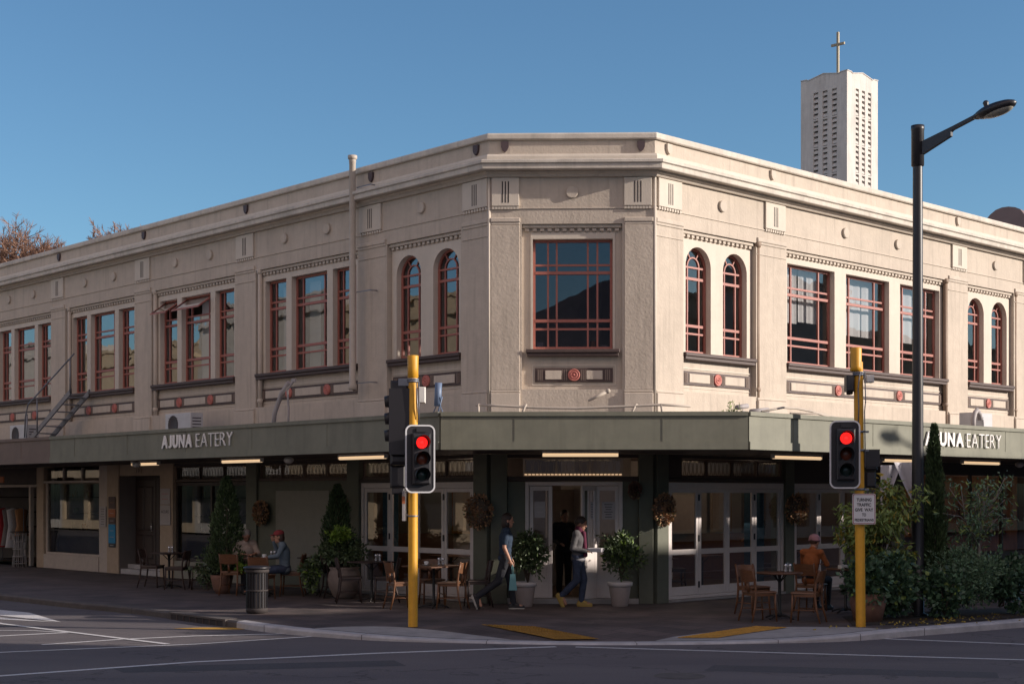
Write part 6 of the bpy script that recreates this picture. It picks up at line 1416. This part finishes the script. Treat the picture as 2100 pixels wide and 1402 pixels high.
# ================================================================ PEOPLE
def blob(mb, a, b, ra, rb, n=12):
    a, b = Vector(a), Vector(b); L_ = (b-a).length; k = max(1, int(L_/.05)); mb.tube([a.lerp(b, i/k) for i in range(k+1)], [ra+(rb-ra)*i/k for i in range(k+1)], n); mb.ball(a, ra*.995, n, 8); mb.ball(b, rb*.995, n, 8)
def remesh(o, vox, smooth=2):
    m = o.modifiers.new('r', 'REMESH'); m.mode = 'VOXEL'; m.voxel_size = vox; m.use_smooth_shade = True
    if smooth: s = o.modifiers.new('s', 'SMOOTH'); s.iterations = smooth; s.factor = .5
    dg = bpy.context.evaluated_depsgraph_get(); me = bpy.data.meshes.new_from_object(o.evaluated_get(dg)); me.name = o.name; o.modifiers.clear(); o.data = me
    me.polygons.foreach_set('use_smooth', [True]*len(me.polygons)); me.update()
def person(lab, X, J, skin='skin', top='navy', sleeve='long', bottom='trouser_dark', shoe='shoe_dark', sole=None, hair='hair_dark', hstyle='short', build=1.0, extra=None, look=0.0, nod=0.0, name='person'):
    """J joints in metres: pelvis chest neck head, shL elL wrL shR elR wrR, hpL knL anL hpR knR anR, toe directions fL fR (vectors)"""
    s = thing(name, lab, 'person', X=X); V = {k: Vector(v) for k, v in J.items()}; g = build
    up = (V['neck']-V['pelvis']).normalized(); side = (V['shL']-V['shR']).normalized(); fw = side.cross(up).normalized()*1.0
    Rt = Matrix((fw, side, up)).transposed().to_4x4()
    def tors(mb, e, hip=True):
        P_ = V['pelvis']; C_ = V['chest']
        for (c, rx, ry, rz_) in ((P_, .105, .155, .11), (P_.lerp(C_, .35), .100, .138, .12), (P_.lerp(C_, .7), .108, .148, .13), (C_, .115, .165, .15)):
            if not hip and c is P_: continue
            mb.ball((0, 0, 0), ((rx*g+e), (ry*g+e), rz_+e), 16, 10, T(*c) @ Rt)
        blob(mb, V['shL'], V['shR'], .058*g+e, .058*g+e); blob(mb, C_, V['neck'], .085*g+e, .052+e)
    b = MB(); tors(b, 0); blob(b, V['neck'], V['head'], .054, .05)
    hx = T(*V['head']) @ Rt @ RZ(look) @ Matrix.Rotation(nod, 4, 'Y')
    b.ball((0, 0, .03), (.094, .074, .105), 20, 14, hx); b.ball((.022, 0, -.045), (.066, .056, .07), 16, 10, hx); b.ball((.06, 0, -.085), (.026, .028, .022), 10, 8, hx)
    b.add([(.088, -.014, .025), (.088, .014, .025), (.116, 0, -.012), (.085, -.02, -.02), (.085, .02, -.02)], [(0, 1, 2), (0, 2, 3), (1, 4, 2), (3, 2, 4), (0, 3, 4, 1)], hx); b.ball((.106, 0, -.012), (.013, .015, .012), 8, 6, hx)
    for y in (-.076, .076): b.ball((-.005, y, 0), (.018, .011, .030), 8, 6, hx)
    b.ball((.084, 0, -.047), (.012, .026, .012), 8, 6, hx)
    def hand(w_, e_, curl=.5, sd=1):
        d = (w_-e_).normalized(); sv = d.cross(Vector((0, 0, 1)) if abs(d.z) < .85 else fw).normalized(); nv = sv.cross(d).normalized(); 
        if abs(d.z) > .85: nv = -sv*sd; sv = fw
        pc = w_+d*.045; b.ball((0, 0, 0), (.045, .037, .017), 10, 8, T(*pc) @ Matrix((d, sv, nv)).transposed().to_4x4())
        for q, (o_, l_) in enumerate(((-.028, .060), (-.010, .072), (.009, .070), (.027, .056))):
            k0 = w_+d*.075+sv*o_; k1 = k0+(d*.85-nv*curl*.5)*l_*.5; k2 = k1+(d*.5-nv*curl)*l_*.45; blob(b, k0, k1, .0092, .0085, 8); blob(b, k1, k2, .0085, .0072, 8)
        t0 = w_+d*.03-sv*.034; t1 = t0+(d*.6-sv*.55-nv*.25)*.035; t2 = t1+(d*.8-sv*.1-nv*.3)*.028; blob(b, t0, t1, .0115, .010, 8); blob(b, t1, t2, .010, .008, 8)
    for sd, c in (('L', 1), ('R', -1)):
        blob(b, V['sh'+sd], V['el'+sd], .047*g, .038*g); blob(b, V['el'+sd], V['wr'+sd], .038*g, .026); hand(V['wr'+sd], V['el'+sd], J.get('curl'+sd, (.5,))[0] if isinstance(J.get('curl'+sd), tuple) else .5, c)
        blob(b, V['hp'+sd], V['kn'+sd], .082*g, .054); blob(b, V['kn'+sd], V['an'+sd], .053, .036)
        t = V['an'+sd]+Vector(J['f'+sd])*.15+Vector((0, 0, -.045 if J['f'+sd][2] == 0 else 0)); blob(b, V['an'+sd]-Vector(J['f'+sd])*.03, t, .038, .028)
    body = part('body', b, skin, s); remesh(body, .0075, 2)
    # clothes
    e = .016; b = MB(); tors(b, e); 
    for sd in 'LR':
        if sleeve == 'long': blob(b, V['sh'+sd], V['el'+sd], .060*g, .052*g); blob(b, V['el'+sd], V['wr'+sd], .050*g, .038)
        elif sleeve == 'short': blob(b, V['sh'+sd], V['sh'+sd].lerp(V['el'+sd], .72), .062*g, .060*g)
        elif sleeve == 'rolled': blob(b, V['sh'+sd], V['el'+sd], .060*g, .055*g); blob(b, V['el'+sd], V['el'+sd].lerp(V['wr'+sd], .3), .050*g, .047)
    hem = V['pelvis']-Vector((0, 0, .04)); b.ball((0, 0, 0), (.118*g+e, .165*g+e, .09), 16, 10, T(*hem) @ Rt)
    o = part('shirt', b, top, s); remesh(o, .011, 3)
    b = MB(); b.ball((0, 0, 0), (.112*g+.012, .16*g+.012, .11), 16, 10, T(*V['pelvis']) @ Rt)
    for sd in 'LR': blob(b, V['hp'+sd], V['kn'+sd], .096*g, .072); blob(b, V['kn'+sd], V['an'+sd]+Vector((0, 0, .02)), .070, .055)
    o = part('trousers', b, bottom, s); remesh(o, .011, 3)
    for sd in 'LR':
        b = MB(); f = Vector(J['f'+sd]); a = V['an'+sd]; dn = Vector((0, 0, -1)) if f.z > -.3 else Vector((-f.z, 0, f.x)).normalized()*-1
        heel = a-f*.05+dn*.045; toe = a+f*.17+dn*.055; blob(b, heel, toe, .040, .032); blob(b, a+Vector((0, 0, .03)) if f.z > -.3 else a, heel, .046, .042); blob(b, a, a+f*.08+dn*.03, .044, .04)
        o = part('shoe', b, shoe, s); remesh(o, .009, 2)
        if sole: q = MB(); blob(q, heel+dn*.024, toe+dn*.018, .034, .028); part('shoe_sole', q, sole, o)
    # hair
    b = MB()
    if hstyle != 'none':
        b.ball((-.016, 0, .05), (.100, .084, .100), 18, 12, hx)
        if hstyle in ('long',): b.ball((-.045, 0, -.03), (.068, .088, .125), 16, 10, hx); b.ball((-.015, 0, -.05), (.06, .092, .09), 14, 10, hx)
        if hstyle == 'bob': b.ball((-.04, 0, -.02), (.072, .09, .10), 16, 10, hx)
        if hstyle == 'bun': b.ball((-.08, 0, .02), (.05, .055, .055), 12, 8, hx)
        o = part('hair', b, hair, s); remesh(o, .009, 1)
    for y in (-.031, .031):
        ey = MB(); ey.ball((.083, y, .018), (.008, .013, .007), 8, 6, hx); part('eye', ey, 'ink', s)
    if extra: extra(s, V, hx, Rt, fw, side, up)
    return s
# walking man
def walk_man():
    J = dict(pelvis=(.0, 0, .93), chest=(.015, 0, 1.23), neck=(.02, 0, 1.41), head=(.045, 0, 1.53), shL=(.01, .175, 1.36), shR=(.01, -.175, 1.36), elL=(-.02, .21, 1.10), wrL=(.12, .22, .88), elR=(-.03, -.215, 1.09), wrR=(.07, -.215, .86),
             hpL=(0, .085, .89), hpR=(0, -.085, .89), knL=(.10, .09, .48), anL=(.15, .09, .09), knR=(-.12, -.09, .50), anR=(-.48, -.10, .22), fL=(1, .0, 0), fR=(.35, 0, -.93))
    def ex(s, V, hx, Rt, fw, side, up):
        b = MB(); b.box(-.04, .06, -.02, .02, -.42, -.16); b.tube([(.0, 0, -.16), (.0, 0, -.04), (.005, 0, .03)], .006, 5)
        b2 = MB(); b2.add([(-.035, -.02, -.16), (.05, -.02, -.16), (.05, .02, -.16), (-.035, .02, -.16), (-.06, -.03, -.44), (.08, -.03, -.44), (.08, .03, -.44), (-.06, .03, -.44)], [(0,1,2,3), (4,7,6,5), (0,4,5,1), (1,5,6,2), (2,6,7,3), (3,7,4,0)]); b2.tube([(.0, 0, -.16), (-.01, 0, -.05), (.0, 0, .0)], .006, 5); b2.tube([(.02, 0, -.16), (.015, 0, -.05), (.0, 0, .0)], .006, 5)
        o = part('carried_bag', b2, 'teal_cloth', None, W[s] @ T(*V['wrR']) @ T(.04, -.01, -.07)); tag(o, 'pale blue bag hanging from the hand of the man walking past the entrance', 'bag')
    person('person with long dark hair and navy t shirt striding past the entrance', T(-.12, 25.25, 0) @ RZ(rad(4)), J, 'skin', 'navy', 'short', 'trouser_dark', 'shoe_dark', 'sole', 'hair_dark', 'long', .95, ex, nod=0)
walk_man()
def walk_woman():
    J = dict(pelvis=(.0, 0, .90), chest=(.01, 0, 1.18), neck=(.02, 0, 1.35), head=(.06, 0, 1.465), shL=(.0, .16, 1.30), shR=(.0, -.16, 1.30), elL=(-.02, .20, 1.03), wrL=(.20, .12, 1.01), elR=(-.06, -.20, 1.04), wrR=(.17, -.13, 1.00),
             hpL=(0, .08, .87), hpR=(0, -.08, .87), knL=(.09, .08, .48), anL=(.05, .08, .09), knR=(.0, -.08, .48), anR=(-.27, -.09, .19), fL=(1, .05, 0), fR=(.45, 0, -.89))
    def ex(s, V, hx, Rt, fw, side, up):
        b = MB(); blob(b, V['neck']+Vector((0, 0, -.01)), V['neck']+Vector((.01, 0, .035)), .085, .078); blob(b, V['neck']+Vector((.09, -.03, -.04)), V['pelvis']+Vector((.15, -.05, .02)), .045, .04); o = part('scarf', b, 'maroon', s); remesh(o, .01, 2)
        b = MB(); b.ball((0, 0, 0), (.135, .17, .05), 16, 8, T(*(V['pelvis']+Vector((.01, 0, -.055))))); part('shirt_tail', b, 'fabric_white', s)
        b = MB(); b.bbox(-.02, .23, -.13, .12, -.04, .03, .01, X=T(0, 0, 0)); o = part('takeaway_box', b, 'fabric_white', None, W[s] @ T(V['wrR'].x+.05, 0, V['wrR'].z+.02)); tag(o, 'white takeaway box carried in both hands by the woman with the maroon scarf', 'box')
    person('person in grey top, maroon scarf and tan boots carrying a white box', T(1.17, 25.85, 0) @ RZ(rad(-14)), J, 'skin_dark', 'hoodie', 'long', 'jeans', 'boot_tan', 'boot_tan', 'hair_dark', 'bun', .95, ex, nod=rad(14))
walk_woman()
def sit(dx=0, lean=0.06, armz=.78, reach=.34):
    return dict(pelvis=(0, 0, .56), chest=(lean, 0, .86), neck=(lean+.05, 0, 1.05), head=(lean+.10, 0, 1.16), shL=(lean+.02, .17, 1.0), shR=(lean+.02, -.17, 1.0), elL=(lean+.12, .24, .80), wrL=(reach, .10, armz+.02), elR=(lean+.12, -.24, .80), wrR=(reach, -.10, armz+.02),
                hpL=(.02, .09, .54), hpR=(.02, -.09, .54), knL=(.42, .11, .52), knR=(.42, -.11, .52), anL=(.38, .11, .09), anR=(.38, -.11, .09), fL=(1, 0, 0), fR=(1, 0, 0))
J = sit(lean=.12, reach=.36)
person('seated person with grey hair in a pale cream checked shirt leaning on the cafe table', T(-5.45, 29.45, 0) @ RZ(rad(-62)), J, 'skin_dark', 'shirt_cream', 'rolled', 'trouser_dark', 'shoe_dark', None, 'hair_grey', 'short', 1.12, None, nod=rad(18))
def capx(s, V, hx, Rt, fw, side, up):
    b = MB(); b.ball((-.008, 0, .075), (.108, .090, .072), 18, 10, hx); b.ball((.10, 0, .062), (.075, .07, .012), 12, 6, hx); part('cap', b, 'cap_red', s)
J = sit(lean=.02, reach=.30); J['elR'] = (.14, -.22, .82); J['wrR'] = (.22, -.12, 1.06); J['wrL'] = (.30, .12, .78)
person('seated person in a red cap and denim shirt raising one hand to the face', T(-4.45, 28.5, 0) @ RZ(rad(188)), {k: ((v[0], -v[1], v[2]) if False else v) for k, v in J.items()}, 'skin', 'denim_shirt', 'long', 'jeans', 'shoe_dark', None, 'hair_brown', 'bob', .92, capx)
def hatx(s, V, hx, Rt, fw, side, up):
    b = MB(); b.ball((-.01, 0, .075), (.112, .095, .085), 18, 10, hx); b.lathe([(.094, -.008), (.104, .0), (.104, .03), (.098, .035)], 20, hx @ T(-.01, 0, .035)); o = part('knitted_hat', b, 'pink_hat', s)
J = sit(lean=.04, reach=.34)
person('seated person with back turned in an orange coat and pink knitted hat', T(5.12, 24.95, 0) @ RZ(rad(48)), J, 'skin', 'orange_coat', 'long', 'black_cloth', 'shoe_dark', None, 'hair_brown', 'short', .86, hatx)
def stand(): 
    return dict(pelvis=(0, 0, .95), chest=(.01, 0, 1.25), neck=(.02, 0, 1.44), head=(.05, 0, 1.56), shL=(0, .17, 1.39), shR=(0, -.17, 1.39), elL=(.02, .22, 1.12), wrL=(.22, .16, 1.06), elR=(.02, -.22, 1.12), wrR=(.22, -.16, 1.06),
                hpL=(0, .085, .91), hpR=(0, -.085, .91), knL=(.02, .09, .5), knR=(.02, -.09, .5), anL=(0, .09, .09), anR=(0, -.09, .09), fL=(1, 0, 0), fR=(1, 0, 0))
def glassesx(s, V, hx, Rt, fw, side, up):
    b = MB()
    for y in (-.034, .034): b.lathe([(.0, .0), (.024, .0), (.026, .003)], 12, hx @ T(.098, y, .018) @ Matrix.Rotation(rad(90), 4, 'Y'))
    b.box(.094, .102, -.07, .07, .026, .031, hx); part('glasses', b, 'ink', s)
p_ = wl(FL, -1.35, 1.1); J = stand(); 
person('smiling person with dark glasses and pale collar behind the left cafe window', T(p_.x, p_.y, -.12) @ RZ(rad(-70)), J, 'skin_dark', 'olive', 'long', 'trouser_dark', 'shoe_dark', None, 'hair_dark', 'short', 1.0, glassesx)
p_ = wl(FR, .75, 1.3); J = stand(); J['chest'] = (.16, 0, 1.22); J['neck'] = (.26, 0, 1.38); J['head'] = (.33, 0, 1.47); J['shL'] = (.22, .17, 1.33); J['shR'] = (.22, -.17, 1.33); J['elR'] = (.36, -.2, 1.1); J['wrR'] = (.55, -.14, .95); J['elL'] = (.36, .2, 1.1); J['wrL'] = (.55, .12, .97)
person('staff member in white shirt leaning forward behind the first right folding door', T(p_.x-.35, p_.y, 0) @ RZ(rad(0)), J, 'skin', 'white_shirt', 'long', 'black_cloth', 'shoe_dark', None, 'hair_dark', 'short', .95)
person('person in dark clothes standing in shadow inside the open entrance', T(1.0, 28.2, 0) @ RZ(rad(-70)), stand(), 'skin_dark', 'black_cloth', 'long', 'black_cloth', 'shoe_dark', None, 'hair_dark', 'short', 1.0)
p_ = wl(FR, 4.95, 1.4)
person('person in black behind the second right folding door above the pink hat', T(p_.x, p_.y, 0) @ RZ(rad(200)), stand(), 'skin', 'black_cloth', 'long', 'black_cloth', 'shoe_dark', None, 'hair_dark', 'long', 1.0)
bpy.context.view_layer.update()
